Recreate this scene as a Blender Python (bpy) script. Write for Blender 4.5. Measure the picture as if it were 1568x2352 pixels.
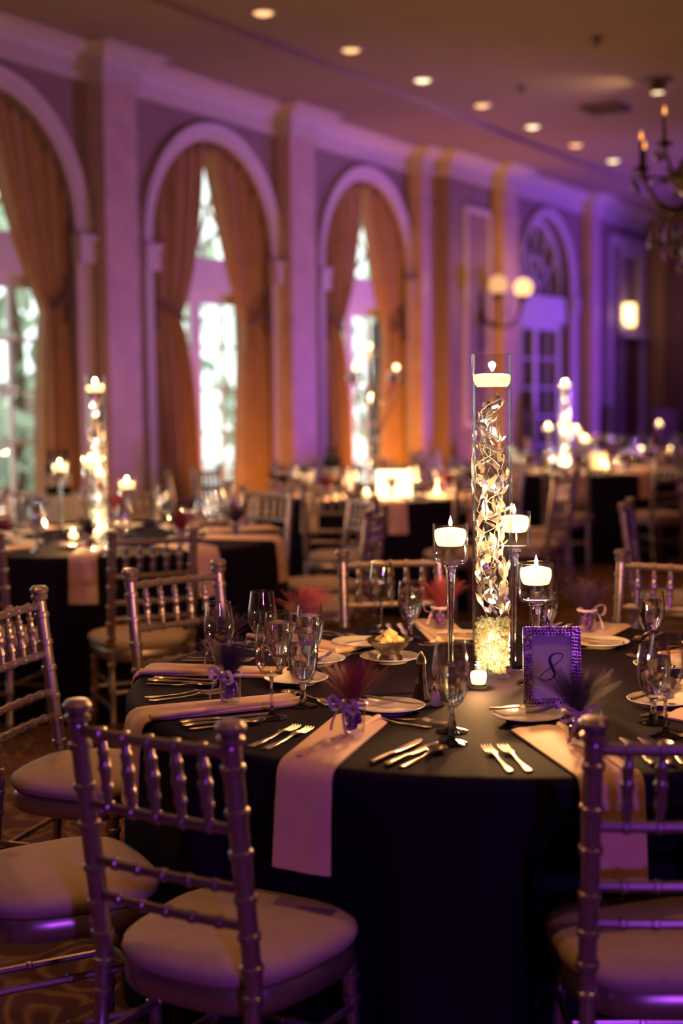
import bpy, math, random
from mathutils import Matrix, Vector, Euler
from math import sin, cos, pi, radians as RAD, hypot, atan2
random.seed(7)
S = bpy.context.scene
COL = S.collection
for o in list(bpy.data.objects):
    bpy.data.objects.remove(o)

# ------------------------------------------------------------------ camera
cam_d = bpy.data.cameras.new('camera')
cam = bpy.data.objects.new('camera', cam_d)
COL.objects.link(cam)
S.camera = cam
cam_d.sensor_fit = 'VERTICAL'
cam_d.sensor_height = 36.0
cam_d.sensor_width = 24.0
cam_d.lens = 50.0
cam_d.clip_start = 0.05
cam_d.clip_end = 200
YAW, PITCH, ROLL, EYE = RAD(29.466), math.atan(280.3 / 3267.0), -0.00994, 1.48
_f = Vector((-sin(YAW), cos(YAW), 0)); _r = Vector((cos(YAW), sin(YAW), 0)); _u = Vector((0, 0, 1))
_fw = _f * cos(PITCH) - _u * sin(PITCH)
_up = _u * cos(PITCH) + _f * sin(PITCH)
_R = _r * cos(ROLL) + _up * sin(ROLL)
_U = _up * cos(ROLL) - _r * sin(ROLL)
cam.matrix_world = Matrix(((_R.x, _U.x, -_fw.x, 0), (_R.y, _U.y, -_fw.y, 0), (_R.z, _U.z, -_fw.z, EYE), (0, 0, 0, 1)))
cam_d.dof.use_dof = True
cam_d.dof.focus_distance = 3.45
cam_d.dof.aperture_fstop = 1.7

# ------------------------------------------------------------------ world, view, lights
W = bpy.data.worlds.new('World')
S.world = W
W.use_nodes = True
W.node_tree.nodes['Background'].inputs[0].default_value = (0.86, 0.97, 0.93, 1)
W.node_tree.nodes['Background'].inputs[1].default_value = 2.6
S.view_settings.view_transform = 'Standard'
S.view_settings.look = 'None'
S.view_settings.gamma = 1.0
S.view_settings.use_curve_mapping = False
S.view_settings.exposure = 0.0
cy = S.cycles
cy.max_bounces = 7
cy.diffuse_bounces = 2
cy.glossy_bounces = 4
cy.transmission_bounces = 8
cy.transparent_max_bounces = 28
cy.caustics_reflective = False
cy.caustics_refractive = False
cy.sample_clamp_indirect = 3.0
cy.use_denoising = True
cy.use_adaptive_sampling = True
cy.adaptive_threshold = 0.05
cy.adaptive_min_samples = 16

VIOLET = (0.40, 0.075, 1.0)
AMBER = (1.0, 0.33, 0.035)
WARM = (1.0, 0.43, 0.13)
FLAME = (1.0, 0.48, 0.17)

def spot(name, loc, to, energy, col, size=70, blend=0.8, rad=0.12):
    d = bpy.data.lights.new(name, 'SPOT')
    d.energy = energy; d.color = col; d.spot_size = RAD(size); d.spot_blend = blend; d.shadow_soft_size = rad
    o = bpy.data.objects.new(name, d); COL.objects.link(o)
    o.location = loc
    o.rotation_euler = (Vector(to) - Vector(loc)).to_track_quat('-Z', 'Y').to_euler()
    return o

def bulb(name, loc, energy, col=FLAME, rad=0.01):
    d = bpy.data.lights.new(name, 'POINT')
    d.energy = energy; d.color = col; d.shadow_soft_size = rad
    o = bpy.data.objects.new(name, d); COL.objects.link(o)
    o.location = loc
    return o

# violet stage lights standing at the far right of the room, aimed back along the arched wall
spot('violet_wash', (0.6, 16.5, 1.2), (-7.2, 11.8, 2.7), 1150, VIOLET, 46)
spot('violet_wash', (-1.5, 20.5, 1.0), (-7.0, 17.5, 2.8), 1500, (0.30, 0.09, 1.0), 80)
spot('violet_wash', (0.5, 21.5, 0.6), (-6.9, 21.0, 2.8), 480, (0.30, 0.09, 1.0), 70)
spot('violet_wash', (1.5, 8.5, 1.2), (-7.3, 10.4, 2.3), 50, VIOLET, 44)
spot('amber_up_spot', (2.5, 6.5, 0.3), (-2.2, 8.4, 4.2), 35, AMBER, 95, 0.9, 0.1)  # amber fill added to warm the ceiling
# unseen violet lamp behind and right of the camera
spot('violet_wash', (3.2, -2.2, 1.9), (-1.2, 2.4, 0.75), 330, VIOLET, 60, 0.9, 0.15)
# amber uplights on the floor beside the pilasters
spot('amber_up_spot', (-6.70, 10.40, 0.15), (-7.35, 12.0, 2.0), 85, AMBER, 120, 0.9, 0.06)
spot('amber_up_spot', (-6.70, 13.2, 0.15), (-7.3, 14.9, 2.0), 210, AMBER, 120, 0.9, 0.06)
spot('amber_up_spot', (-6.70, 7.4, 0.15), (-7.35, 9.2, 2.0), 40, AMBER, 120, 0.9, 0.06)
spot('amber_up_spot', (-6.40, 15.4, 0.15), (-7.0, 16.4, 2.2), 60, AMBER, 100, 0.9, 0.06)

# ------------------------------------------------------------------ materials
MATS = {}
def nodes_of(m):
    return m.node_tree.nodes, m.node_tree.links

def mat(name, col, rough=0.5, metal=0.0, noise=0.0, nscale=20.0, bump=0.0, bscale=60.0, **kw):
    m = bpy.data.materials.new(name); m.use_nodes = True
    N, L = nodes_of(m)
    b = N['Principled BSDF']
    b.inputs['Base Color'].default_value = (*col, 1)
    b.inputs['Roughness'].default_value = rough
    b.inputs['Metallic'].default_value = metal
    for k, v in kw.items():
        b.inputs[k].default_value = v
    tc = N.new('ShaderNodeTexCoord')
    if noise:
        n = N.new('ShaderNodeTexNoise'); n.inputs['Scale'].default_value = nscale; n.inputs['Detail'].default_value = 4
        L.new(tc.outputs['Object'], n.inputs['Vector'])
        r = N.new('ShaderNodeValToRGB')
        r.color_ramp.elements[0].position = 0.3; r.color_ramp.elements[1].position = 0.7
        r.color_ramp.elements[0].color = (*[c * (1 - noise) for c in col], 1)
        r.color_ramp.elements[1].color = (*[min(1, c * (1 + noise)) for c in col], 1)
        L.new(n.outputs['Fac'], r.inputs[0]); L.new(r.outputs[0], b.inputs['Base Color'])
    if bump:
        n2 = N.new('ShaderNodeTexNoise'); n2.inputs['Scale'].default_value = bscale; n2.inputs['Detail'].default_value = 3
        L.new(tc.outputs['Object'], n2.inputs['Vector'])
        bp = N.new('ShaderNodeBump'); bp.inputs['Strength'].default_value = bump; bp.inputs['Distance'].default_value = 0.01
        L.new(n2.outputs['Fac'], bp.inputs['Height']); L.new(bp.outputs[0], b.inputs['Normal'])
    MATS[name] = m
    return m

def emis(name, col, strength):
    m = bpy.data.materials.new(name); m.use_nodes = True
    N, L = nodes_of(m); N.clear()
    e = N.new('ShaderNodeEmission'); e.inputs[0].default_value = (*col, 1); e.inputs[1].default_value = strength
    o = N.new('ShaderNodeOutputMaterial'); L.new(e.outputs[0], o.inputs[0])
    MATS[name] = m
    return m

def clear(name, tint=(0.97, 0.98, 0.98), ior=1.45, rough=0.0, glosscol=(1, 1, 1), boost=1.0):
    """thin clear glass: fresnel mix of transparent and glossy"""
    m = bpy.data.materials.new(name); m.use_nodes = True
    N, L = nodes_of(m); N.clear()
    t = N.new('ShaderNodeBsdfTransparent'); t.inputs[0].default_value = (*tint, 1)
    g = N.new('ShaderNodeBsdfGlossy'); g.inputs['Roughness'].default_value = rough; g.inputs[0].default_value = (*glosscol, 1)
    lw = N.new('ShaderNodeLayerWeight'); lw.inputs[0].default_value = 0.5
    pw = N.new('ShaderNodeMath'); pw.operation = 'POWER'; pw.inputs[1].default_value = 4.0
    f0 = ((ior - 1) / (ior + 1)) ** 2
    fr = N.new('ShaderNodeMath'); fr.operation = 'MULTIPLY_ADD'; fr.inputs[1].default_value = 1 - f0; fr.inputs[2].default_value = f0
    L.new(lw.outputs['Facing'], pw.inputs[0]); L.new(pw.outputs[0], fr.inputs[0])
    mu = N.new('ShaderNodeMath'); mu.operation = 'MULTIPLY'; mu.use_clamp = True; mu.inputs[1].default_value = boost
    mx = N.new('ShaderNodeMixShader'); o = N.new('ShaderNodeOutputMaterial')
    L.new(fr.outputs[0], mu.inputs[0]); L.new(mu.outputs[0], mx.inputs[0])
    L.new(t.outputs[0], mx.inputs[1]); L.new(g.outputs[0], mx.inputs[2]); L.new(mx.outputs[0], o.inputs[0])
    MATS[name] = m
    return m

def refract(name, ior=1.45, col=(1, 1, 1)):
    m = bpy.data.materials.new(name); m.use_nodes = True
    N, L = nodes_of(m); N.clear()
    g = N.new('ShaderNodeBsdfGlass'); g.inputs['IOR'].default_value = ior; g.inputs[0].default_value = (*col, 1); g.inputs['Roughness'].default_value = 0.0
    o = N.new('ShaderNodeOutputMaterial'); L.new(g.outputs[0], o.inputs[0])
    MATS[name] = m
    return m

mat('plaster', (0.62, 0.50, 0.44), 0.8, noise=0.05, nscale=3, bump=0.05)
mat('wall_paint', (0.25, 0.165, 0.155), 0.75, noise=0.06, nscale=2)
mat('marble', (0.50, 0.35, 0.33), 0.45, noise=0.12, nscale=5)
mat('ivory_trim', (0.54, 0.46, 0.45), 0.5, noise=0.03, nscale=8)
mat('ceiling_paint', (0.30, 0.22, 0.18), 0.85, noise=0.03, nscale=2)
mat('sash_paint', (0.70, 0.66, 0.64), 0.5, noise=0.03, nscale=9)
mat('drape', (0.40, 0.235, 0.125), 0.55, noise=0.10, nscale=6, bump=0.08, bscale=90)
mat('drape_cord', (0.12, 0.07, 0.04), 0.7, noise=0.2, nscale=80)
mat('stage_drape', (0.13, 0.07, 0.12), 0.8, noise=0.15, nscale=4)
mat('dark_wood', (0.10, 0.045, 0.02), 0.45, noise=0.3, nscale=12)
mat('void_black', (0.03, 0.025, 0.05), 0.8, noise=0.2)
mat('silver_paint', (0.46, 0.37, 0.36), 0.32, 0.8, noise=0.06, nscale=14)
mat('cushion_fabric', (0.58, 0.43, 0.36), 0.75, noise=0.04, nscale=25, bump=0.12, bscale=14)
mat('navy_cloth', (0.0120, 0.0068, 0.0180), 0.75, noise=0.12, nscale=3, bump=0.06, bscale=420, **{'Specular IOR Level': 0.08})
mat('white_cloth', (0.75, 0.72, 0.68), 0.8, noise=0.04)
mat('napkin_cloth', (0.82, 0.52, 0.38), 0.6, noise=0.05, nscale=18, bump=0.08, bscale=40, **{'Sheen Weight': 0.2})
mat('china', (0.82, 0.76, 0.68), 0.16, noise=0.02, nscale=6)
mat('silverware', (0.62, 0.53, 0.46), 0.26, 1.0, noise=0.05, nscale=30)
mat('pewter', (0.33, 0.30, 0.30), 0.18, 1.0, noise=0.08, nscale=20)
mat('brass', (0.22, 0.13, 0.055), 0.32, 0.9, noise=0.2, nscale=20)
mat('wick', (0.02, 0.015, 0.01), 0.9, noise=0.2)
mat('leaf_silver', (0.74, 0.71, 0.72), 0.22, 0.8, noise=0.12, nscale=40)
mat('twig', (0.55, 0.47, 0.40), 0.4, 0.4, noise=0.2, nscale=60)
mat('bead_metal', (0.42, 0.32, 0.42), 0.18, 0.9, noise=0.25, nscale=120)
mat('pearl', (0.80, 0.62, 0.45), 0.2, 0.2, noise=0.03)
mat('paper', (0.70, 0.66, 0.72), 0.75, noise=0.02, nscale=12)
mat('ink', (0.02, 0.01, 0.05), 0.6, noise=0.1)
mat('ribbon', (0.60, 0.42, 0.66), 0.3, noise=0.06, nscale=30, **{'Sheen Weight': 0.3})
mat('sweet_purple', (0.16, 0.05, 0.30), 0.3, noise=0.2, nscale=60)
mat('butter', (0.90, 0.66, 0.26), 0.4, noise=0.06, nscale=30, **{'Subsurface Weight': 0.4, 'Subsurface Scale': 0.008})
mat('black_cover', (0.006, 0.006, 0.008), 0.8, noise=0.2)
mat('bottle_glass', (0.012, 0.02, 0.012), 0.08, noise=0.2, nscale=10)
mat('bottle_label', (0.70, 0.62, 0.52), 0.6, noise=0.05, nscale=30)
mat('hedge', (0.58, 0.66, 0.50), 0.7, noise=0.5, nscale=3)
mat('brick_outside', (0.38, 0.24, 0.20), 0.85, noise=0.2, nscale=6)
mat('terrace', (0.55, 0.53, 0.50), 0.85, noise=0.1, nscale=3)
mat('vent_metal', (0.16, 0.12, 0.11), 0.6, 0.3, noise=0.1)
mat('brown_velvet', (0.10, 0.05, 0.06), 0.8, noise=0.2, nscale=5)
clear('vase_glass', boost=1.0)
clear('water_clear', tint=(0.985, 0.985, 0.97), ior=1.33, boost=0.5)
clear('window_glass', tint=(0.95, 0.98, 0.97), boost=1.0)
clear('far_glass', tint=(0.90, 0.90, 0.92), boost=3.0, rough=0.03)
clear('crystal_clear', tint=(0.62, 0.58, 0.66), ior=1.9, boost=3.2, rough=0.06)
clear('stem_glass', tint=(0.995, 0.995, 0.995), boost=2.4)
refract('goblet_glass', 1.45)
refract('goblet_water', 1.33)
emis('flame_glow', (1.0, 0.72, 0.36), 26.0)
emis('flame_small', (1.0, 0.55, 0.18), 14.0)
emis('globe_glow', (1.0, 0.50, 0.20), 2.3)
emis('globe_dim', (1.0, 0.46, 0.20), 1.1)
mat('bronze', (0.045, 0.028, 0.014), 0.4, 0.5, noise=0.3, nscale=20)
emis('can_glow_warm', (1.0, 0.50, 0.22), 2.0)
emis('can_glow_white', (1.0, 0.78, 0.45), 2.6)
emis('bulb_glow', (1.0, 0.36, 0.08), 2.2)
emis('lamp_glow', (1.0, 0.62, 0.26), 4.5)
emis('lantern_glow', (1.0, 0.72, 0.34), 5.0)

def gel(name, col, clear_part=.35, trans=.6, gloss=.12):
    m = bpy.data.materials.new(name); m.use_nodes = True
    N, L = nodes_of(m); N.clear()
    d = N.new('ShaderNodeBsdfDiffuse'); t = N.new('ShaderNodeBsdfTranslucent'); g = N.new('ShaderNodeBsdfGlossy'); x = N.new('ShaderNodeBsdfTransparent')
    nz = N.new('ShaderNodeTexNoise'); nz.inputs['Scale'].default_value = 110
    tc = N.new('ShaderNodeTexCoord'); L.new(tc.outputs['Object'], nz.inputs['Vector'])
    rp = N.new('ShaderNodeValToRGB'); rp.color_ramp.elements[0].color = (*[c * .75 for c in col], 1); rp.color_ramp.elements[1].color = (*[min(1, c * 1.1) for c in col], 1)
    L.new(nz.outputs['Fac'], rp.inputs[0])
    for b in (d, t): L.new(rp.outputs[0], b.inputs[0])
    g.inputs['Roughness'].default_value = .08
    a = N.new('ShaderNodeMixShader'); a.inputs[0].default_value = trans; L.new(d.outputs[0], a.inputs[1]); L.new(t.outputs[0], a.inputs[2])
    b = N.new('ShaderNodeMixShader'); b.inputs[0].default_value = clear_part; L.new(a.outputs[0], b.inputs[1]); L.new(x.outputs[0], b.inputs[2])
    c = N.new('ShaderNodeMixShader'); c.inputs[0].default_value = gloss; L.new(b.outputs[0], c.inputs[1]); L.new(g.outputs[0], c.inputs[2])
    o = N.new('ShaderNodeOutputMaterial'); L.new(c.outputs[0], o.inputs[0]); MATS[name] = m
gel('gel_bead', (0.93, 0.90, 0.60), clear_part=.5, gloss=.2)
gel('wax', (1.0, 0.86, 0.66), clear_part=0.0, trans=.62, gloss=.03)
def tulle(name, col, alpha):
    m = bpy.data.materials.new(name); m.use_nodes = True
    N, L = nodes_of(m)
    b = N['Principled BSDF']; b.inputs['Base Color'].default_value = (*col, 1); b.inputs['Roughness'].default_value = 0.7
    n = N.new('ShaderNodeTexNoise'); n.inputs['Scale'].default_value = 60
    mr = N.new('ShaderNodeMapRange'); mr.inputs[3].default_value = alpha * 0.6; mr.inputs[4].default_value = alpha * 1.4
    tc = N.new('ShaderNodeTexCoord'); L.new(tc.outputs['Object'], n.inputs['Vector'])
    L.new(n.outputs['Fac'], mr.inputs[0]); L.new(mr.outputs[0], b.inputs['Alpha'])
    MATS[name] = m
tulle('tulle_wine', (0.30, 0.045, 0.085), 0.24)
tulle('tulle_plum', (0.06, 0.028, 0.085), 0.22)

def carpet():
    m = bpy.data.materials.new('carpet'); m.use_nodes = True
    N, L = nodes_of(m); b = N['Principled BSDF']; b.inputs['Roughness'].default_value = 0.95
    tc = N.new('ShaderNodeTexCoord')
    no = N.new('ShaderNodeTexNoise'); no.inputs['Scale'].default_value = 2.2; no.inputs['Detail'].default_value = 2
    L.new(tc.outputs['Object'], no.inputs['Vector'])
    ad = N.new('ShaderNodeVectorMath'); ad.operation = 'MULTIPLY_ADD'; ad.inputs[1].default_value = (0.35, 0.35, 0.35)
    L.new(no.outputs['Color'], ad.inputs[0]); L.new(tc.outputs['Object'], ad.inputs[2])
    vo = N.new('ShaderNodeTexVoronoi'); vo.inputs['Scale'].default_value = 5.0
    L.new(ad.outputs[0], vo.inputs['Vector'])
    mu = N.new('ShaderNodeMath'); mu.operation = 'MULTIPLY'; mu.inputs[1].default_value = 26
    L.new(vo.outputs['Distance'], mu.inputs[0])
    si = N.new('ShaderNodeMath'); si.operation = 'SINE'; L.new(mu.outputs[0], si.inputs[0])
    r = N.new('ShaderNodeValToRGB'); e = r.color_ramp.elements
    e[0].position = 0.0; e[0].color = (0.09, 0.022, 0.014, 1)
    e[1].position = 0.78; e[1].color = (0.24, 0.13, 0.035, 1)
    x = r.color_ramp.elements.new(0.42); x.color = (0.24, 0.055, 0.028, 1)
    x = r.color_ramp.elements.new(0.62); x.color = (0.10, 0.06, 0.02, 1)
    L.new(si.outputs[0], r.inputs[0]); L.new(r.outputs[0], b.inputs['Base Color'])
    MATS['carpet'] = m
carpet()

# ------------------------------------------------------------------ mesh helpers
class MB:
    def __init__(self):
        self.v = []; self.f = []
    def add(self, vs, fs):
        k = len(self.v)
        self.v += [tuple(p) for p in vs]
        self.f += [tuple(i + k for i in f) for f in fs]
        return self
    def box(self, c, s, M=None):
        x, y, z = s[0] / 2, s[1] / 2, s[2] / 2
        vs = [Vector((a, b, d)) for a in (-x, x) for b in (-y, y) for d in (-z, z)]
        if M is not None: vs = [M @ p for p in vs]
        vs = [(p[0] + c[0], p[1] + c[1], p[2] + c[2]) for p in vs]
        return self.add(vs, [(0, 1, 3, 2), (4, 6, 7, 5), (0, 4, 5, 1), (2, 3, 7, 6), (0, 2, 6, 4), (1, 5, 7, 3)])
    def lathe(self, prof, seg=24, c=(0, 0, 0), M=None, sq=None):
        vs = []; fs = []; n = len(prof); rows = []
        for r, z in prof:
            if r < 1e-6:
                rows.append([len(vs)]); vs.append(Vector((0, 0, z)))
            else:
                row = []
                for i in range(seg):
                    a = 2 * pi * i / seg
                    row.append(len(vs)); vs.append(Vector((r * cos(a), r * sin(a), z)))
                rows.append(row)
        for a, b in zip(rows, rows[1:]):
            if len(a) == 1 and len(b) == 1: continue
            for i in range(seg):
                j = (i + 1) % seg
                if len(a) == 1: fs.append((a[0], b[j], b[i])[::-1])
                elif len(b) == 1: fs.append((a[i], a[j], b[0]))
                else: fs.append((a[i], a[j], b[j], b[i]))
        if M is not None: vs = [M @ p for p in vs]
        return self.add([(p[0] + c[0], p[1] + c[1], p[2] + c[2]) for p in vs], fs)
    def tube(self, pts, rad, seg=8, cap=True, closed=False):
        pts = [Vector(p) for p in pts]; n = len(pts)
        if not hasattr(rad, '__len__'): rad = [rad] * n
        vs = []; fs = []; N0 = None
        for i, p in enumerate(pts):
            if closed: t = pts[(i + 1) % n] - pts[i - 1]
            else: t = (pts[min(i + 1, n - 1)] - pts[max(i - 1, 0)])
            t.normalize()
            if N0 is None:
                N0 = t.orthogonal().normalized()
            else:
                N0 = (N0 - t * N0.dot(t))
                N0 = N0.normalized() if N0.length > 1e-6 else t.orthogonal().normalized()
            B = t.cross(N0)
            for k in range(seg):
                a = 2 * pi * k / seg
                vs.append(p + (N0 * cos(a) + B * sin(a)) * rad[i])
        m = n if closed else n - 1
        for i in range(m):
            i2 = (i + 1) % n
            for k in range(seg):
                k2 = (k + 1) % seg
                fs.append((i * seg + k, i * seg + k2, i2 * seg + k2, i2 * seg + k))
        if cap and not closed:
            fs.append(tuple(range(seg))[::-1]); fs.append(tuple((n - 1) * seg + k for k in range(seg)))
        return self.add(vs, fs)
    def ribbon(self, pts, wid, th, side=None, n_round=8):
        """flattened rod through pts; wid = half widths, th = half thickness, along +Y unless side given"""
        vs = []; fs = []; n = len(pts); seg = n_round
        if not hasattr(th, '__len__'): th = [th] * n
        for i, p in enumerate(pts):
            for k in range(seg):
                a = 2 * pi * k / seg
                vs.append((p[0] + cos(a) * wid[i], p[1], p[2] + sin(a) * th[i]))
        for i in range(n - 1):
            for k in range(seg):
                k2 = (k + 1) % seg
                fs.append((i * seg + k2, i * seg + k, (i + 1) * seg + k, (i + 1) * seg + k2))
        fs.append(tuple(range(seg))); fs.append(tuple((n - 1) * seg + k for k in range(seg))[::-1])
        return self.add(vs, fs)
    def grid(self, rows, closed_u=False):
        nu = len(rows[0]); vs = [p for r in rows for p in r]; fs = []
        for j in range(len(rows) - 1):
            for i in range(nu if closed_u else nu - 1):
                i2 = (i + 1) % nu
                fs.append((j * nu + i, j * nu + i2, (j + 1) * nu + i2, (j + 1) * nu + i))
        return self.add(vs, fs)
    def mesh(self, name, m, smooth=True, ang=38):
        me = bpy.data.meshes.new(name)
        me.from_pydata(self.v, [], self.f)
        me.materials.append(MATS[m])
        if smooth:
            me.polygons.foreach_set('use_smooth', [True] * len(me.polygons))
            me.set_sharp_from_angle(angle=RAD(ang))
        me.update()
        return me
    def build(self, name, m, parent=None, smooth=True, loc=None, ang=38):
        return put(name, self.mesh(name, m, smooth, ang), parent, loc)

def put(name, me, parent=None, loc=None, rot=None, sc=None):
    o = bpy.data.objects.new(name, me)
    COL.objects.link(o)
    if parent is not None: o.parent = parent
    if loc is not None: o.location = loc
    if rot is not None: o.rotation_euler = rot
    if sc is not None: o.scale = sc
    return o

def tag(o, label=None, cat=None, group=None, kind=None):
    if label: o['label'] = label
    if cat: o['category'] = cat
    if group: o['group'] = group
    if kind: o['kind'] = kind
    return o

def thing(name, label, cat, loc=(0, 0, 0), rz=0.0, group=None):
    o = bpy.data.objects.new(name, None); COL.objects.link(o)
    o.empty_display_size = 0.1
    o.location = loc; o.rotation_euler = (0, 0, rz)
    return tag(o, label, cat, group)

def copy_tree(o, parent=None):
    c = o.copy(); COL.objects.link(c)
    if parent is not None: c.parent = parent
    for ch in o.children: copy_tree(ch, c)
    return c

class Kit:
    """a thing kept as a recipe: [(part name, mesh, [sub parts])] so repeats share mesh data"""
    def __init__(self, name, cat, parts):
        self.name, self.cat, self.parts = name, cat, parts
    def make(self, label, loc, rz=0.0, group=None, parts=True, rot=None):
        if len(self.parts) == 1 and not self.parts[0][2]:
            o = put(self.name, self.parts[0][1], None, loc, rot or (0, 0, rz)); return tag(o, label, self.cat, group)
        t = thing(self.name, label, self.cat, loc, rz, group)
        if rot: t.rotation_euler = rot
        for nm, me, subs in self.parts:
            p = put(nm, me, t)
            for sn, sm in subs: put(sn, sm, p)
        return t

def struct(o, label=None):
    return tag(o, label, None, None, 'structure')

# ------------------------------------------------------------------ room shell
XA, XB = -7.40, -7.07          # plane of the near and of the stepped far stretch of the left wall
Y0, Y1 = -4.0, 22.5            # front and back wall
XR = 7.0
ZS, ZC = 4.19, 4.25            # perimeter soffit, main ceiling
STEP = 15.11
SPRING, RI, RO = 2.765, 0.955, 1.10
BAYS = [2.10, 5.00, 7.90, 10.80, 13.70]
BAYB = 18.14; RIB, ROB, SPB = 0.92, 1.05, 2.82

struct(MB().box((-0.3, 9.25, -0.05), (15.2, 27.1, 0.1)).build('floor', 'carpet', smooth=False), 'dark red and gold patterned carpet')
struct(MB().box((-0.3, 9.25, ZC + 0.05), (15.2, 27.1, 0.1)).build('ceiling', 'ceiling_paint', smooth=False), 'plain ceiling lit violet and amber')
struct(MB().box((-6.90, 9.25, (ZS + ZC) / 2 + 0.002), (1.54, 27.0, ZC - ZS - 0.004)).build('trim_1', 'ceiling_paint', smooth=False), 'low ceiling border along the arched wall')

def arch_wall(mb, x, y0, y1, c, r, spr, h, depth=0.32):
    n = 28
    A = [(c - r, 0.0)] + [(c - r * cos(pi * i / n), spr + r * sin(pi * i / n)) for i in range(n + 1)] + [(c + r, 0.0)]
    mb.add([(x, y0, 0), (x, c - r, 0), (x, c - r, h), (x, y0, h)], [(0, 3, 2, 1)])
    mb.add([(x, c + r, 0), (x, y1, 0), (x, y1, h), (x, c + r, h)], [(0, 3, 2, 1)])
    up = A[1:-1]
    for (ya, za), (yb, zb) in zip(up, up[1:]):
        mb.add([(x, ya, za), (x, yb, zb), (x, yb, h), (x, ya, h)], [(0, 3, 2, 1)])
    for (ya, za), (yb, zb) in zip(A, A[1:]):
        mb.add([(x, ya, za), (x, yb, zb), (x - depth, yb, zb), (x - depth, ya, za)], [(0, 1, 2, 3)])
        mb.add([(x - depth - 0.002, ya, za), (x - depth - 0.002, yb, zb), (x - depth - 0.002, yb, h), (x - depth - 0.002, ya, h)], [(0, 1, 2, 3)])
    mb.add([(x - depth, y0, 0), (x - depth, c - r, 0), (x - depth, c - r, h), (x - depth, y0, h)], [(0, 1, 2, 3)])
    mb.add([(x - depth, c + r, 0), (x - depth, y1, 0), (x - depth, y1, h), (x - depth, c + r, h)], [(0, 1, 2, 3)])

wl = MB()
wl.add([(XA, Y0, 0), (XA, 3.55, 0), (XA, 3.55, ZC), (XA, Y0, ZC)], [(0, 3, 2, 1)])
edges = [3.55, 6.45, 9.35, 12.25, STEP]
for c, a, b in zip(BAYS[1:], edges, edges[1:]):
    arch_wall(wl, XA, a, b, c, RI, SPRING, ZC)
wl.add([(XA - 0.35, STEP, 0), (XB, STEP, 0), (XB, STEP, ZC), (XA - 0.35, STEP, ZC)], [(0, 1, 2, 3)])
arch_wall(wl, XB, STEP, 20.2, BAYB, RIB, SPB, ZC, 0.25)
wl.add([(XB, 20.2, 0), (XB, Y1, 0), (XB, Y1, ZC), (XB, 20.2, ZC)], [(0, 3, 2, 1)])
struct(wl.build('wall_left', 'wall_paint', smooth=False), 'mauve wall with tall arched windows')
struct(MB().box((-0.2, Y1 + 0.06, ZC / 2), (15.0, 0.12, ZC)).build('wall_back', 'wall_paint', smooth=False))
struct(MB().box((XR + 0.06, 9.25, ZC / 2), (0.12, 27, ZC)).build('wall_right', 'wall_paint', smooth=False))
struct(MB().box((-0.2, Y0 - 0.06, ZC / 2), (15.0, 0.12, ZC)).build('wall_front', 'wall_paint', smooth=False))
# closed box behind the far French doors, its darkness put in as near-black colour
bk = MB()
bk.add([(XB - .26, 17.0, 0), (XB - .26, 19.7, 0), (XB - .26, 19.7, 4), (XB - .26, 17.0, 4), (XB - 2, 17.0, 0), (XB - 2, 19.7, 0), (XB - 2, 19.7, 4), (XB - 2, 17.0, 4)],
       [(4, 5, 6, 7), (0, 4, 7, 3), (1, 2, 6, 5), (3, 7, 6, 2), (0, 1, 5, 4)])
struct(bk.build('wall_void_box', 'void_black', smooth=False))

# plan line of the wall with its pilasters, used by the cornice
PIL = [(3.25, 3.67, XA), (6.15, 6.57, XA), (9.05, 9.47, XA), (11.87, 12.33, XA), (14.73, 15.11, XA), (16.35, 16.77, XB), (19.50, 19.84, XB)]
PROJ = 0.17
def cornice_path(a, b):
    pts = []
    def x_at(y): return XA if y < STEP else XB
    pts.append((x_at(a), a))
    for y0, y1, x in PIL:
        if y0 < a or y1 > b: continue
        pts += [(x, y0), (x + PROJ, y0), (x + PROJ, y1)]
        nx = XA if y1 < STEP else XB
        if y1 >= STEP - 1e-6 and y0 < STEP:
            pts += [(XB, y1)]
        else:
            pts += [(nx, y1)]
    pts.append((x_at(b), b))
    out = []
    for p in pts:
        if not out or hypot(p[0] - out[-1][0], p[1] - out[-1][1]) > 1e-4: out.append(p)
    return out
def sweep_plan(mb, path, prof):
    """prof: (offset to the right of travel, z)"""
    n = len(path); rows = []
    for i, p in enumerate(path):
        def nrm(a, b):
            d = Vector((b[0] - a[0], b[1] - a[1])).normalized(); return Vector((d.y, -d.x))
        if i == 0: m = nrm(path[0], path[1]); s = 1
        elif i == n - 1: m = nrm(path[-2], path[-1]); s = 1
        else:
            n1 = nrm(path[i - 1], p); n2 = nrm(p, path[i + 1]); m = (n1 + n2).normalized(); s = 1 / max(0.3, m.dot(n1))
        rows.append([(p[0] + m.x * s * o, p[1] + m.y * s * o, z) for o, z in prof])
    mb.grid(rows)
CROWN = [(0.0, 3.925), (0.035, 3.925), (0.035, 4.04), (0.055, 4.045), (0.06, 4.065), (0.05, 4.07), (0.06, 4.09), (0.09, 4.115), (0.13, 4.13), (0.135, 4.145), (0.165, 4.15), (0.19, 4.17), (0.21, 4.175), (0.21, 4.19)]
cm = MB(); sweep_plan(cm, cornice_path(3.0, Y1), CROWN)
struct(cm.build('trim_2', 'ivory_trim', ang=25), 'stepped ivory cornice running above the arches')

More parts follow.
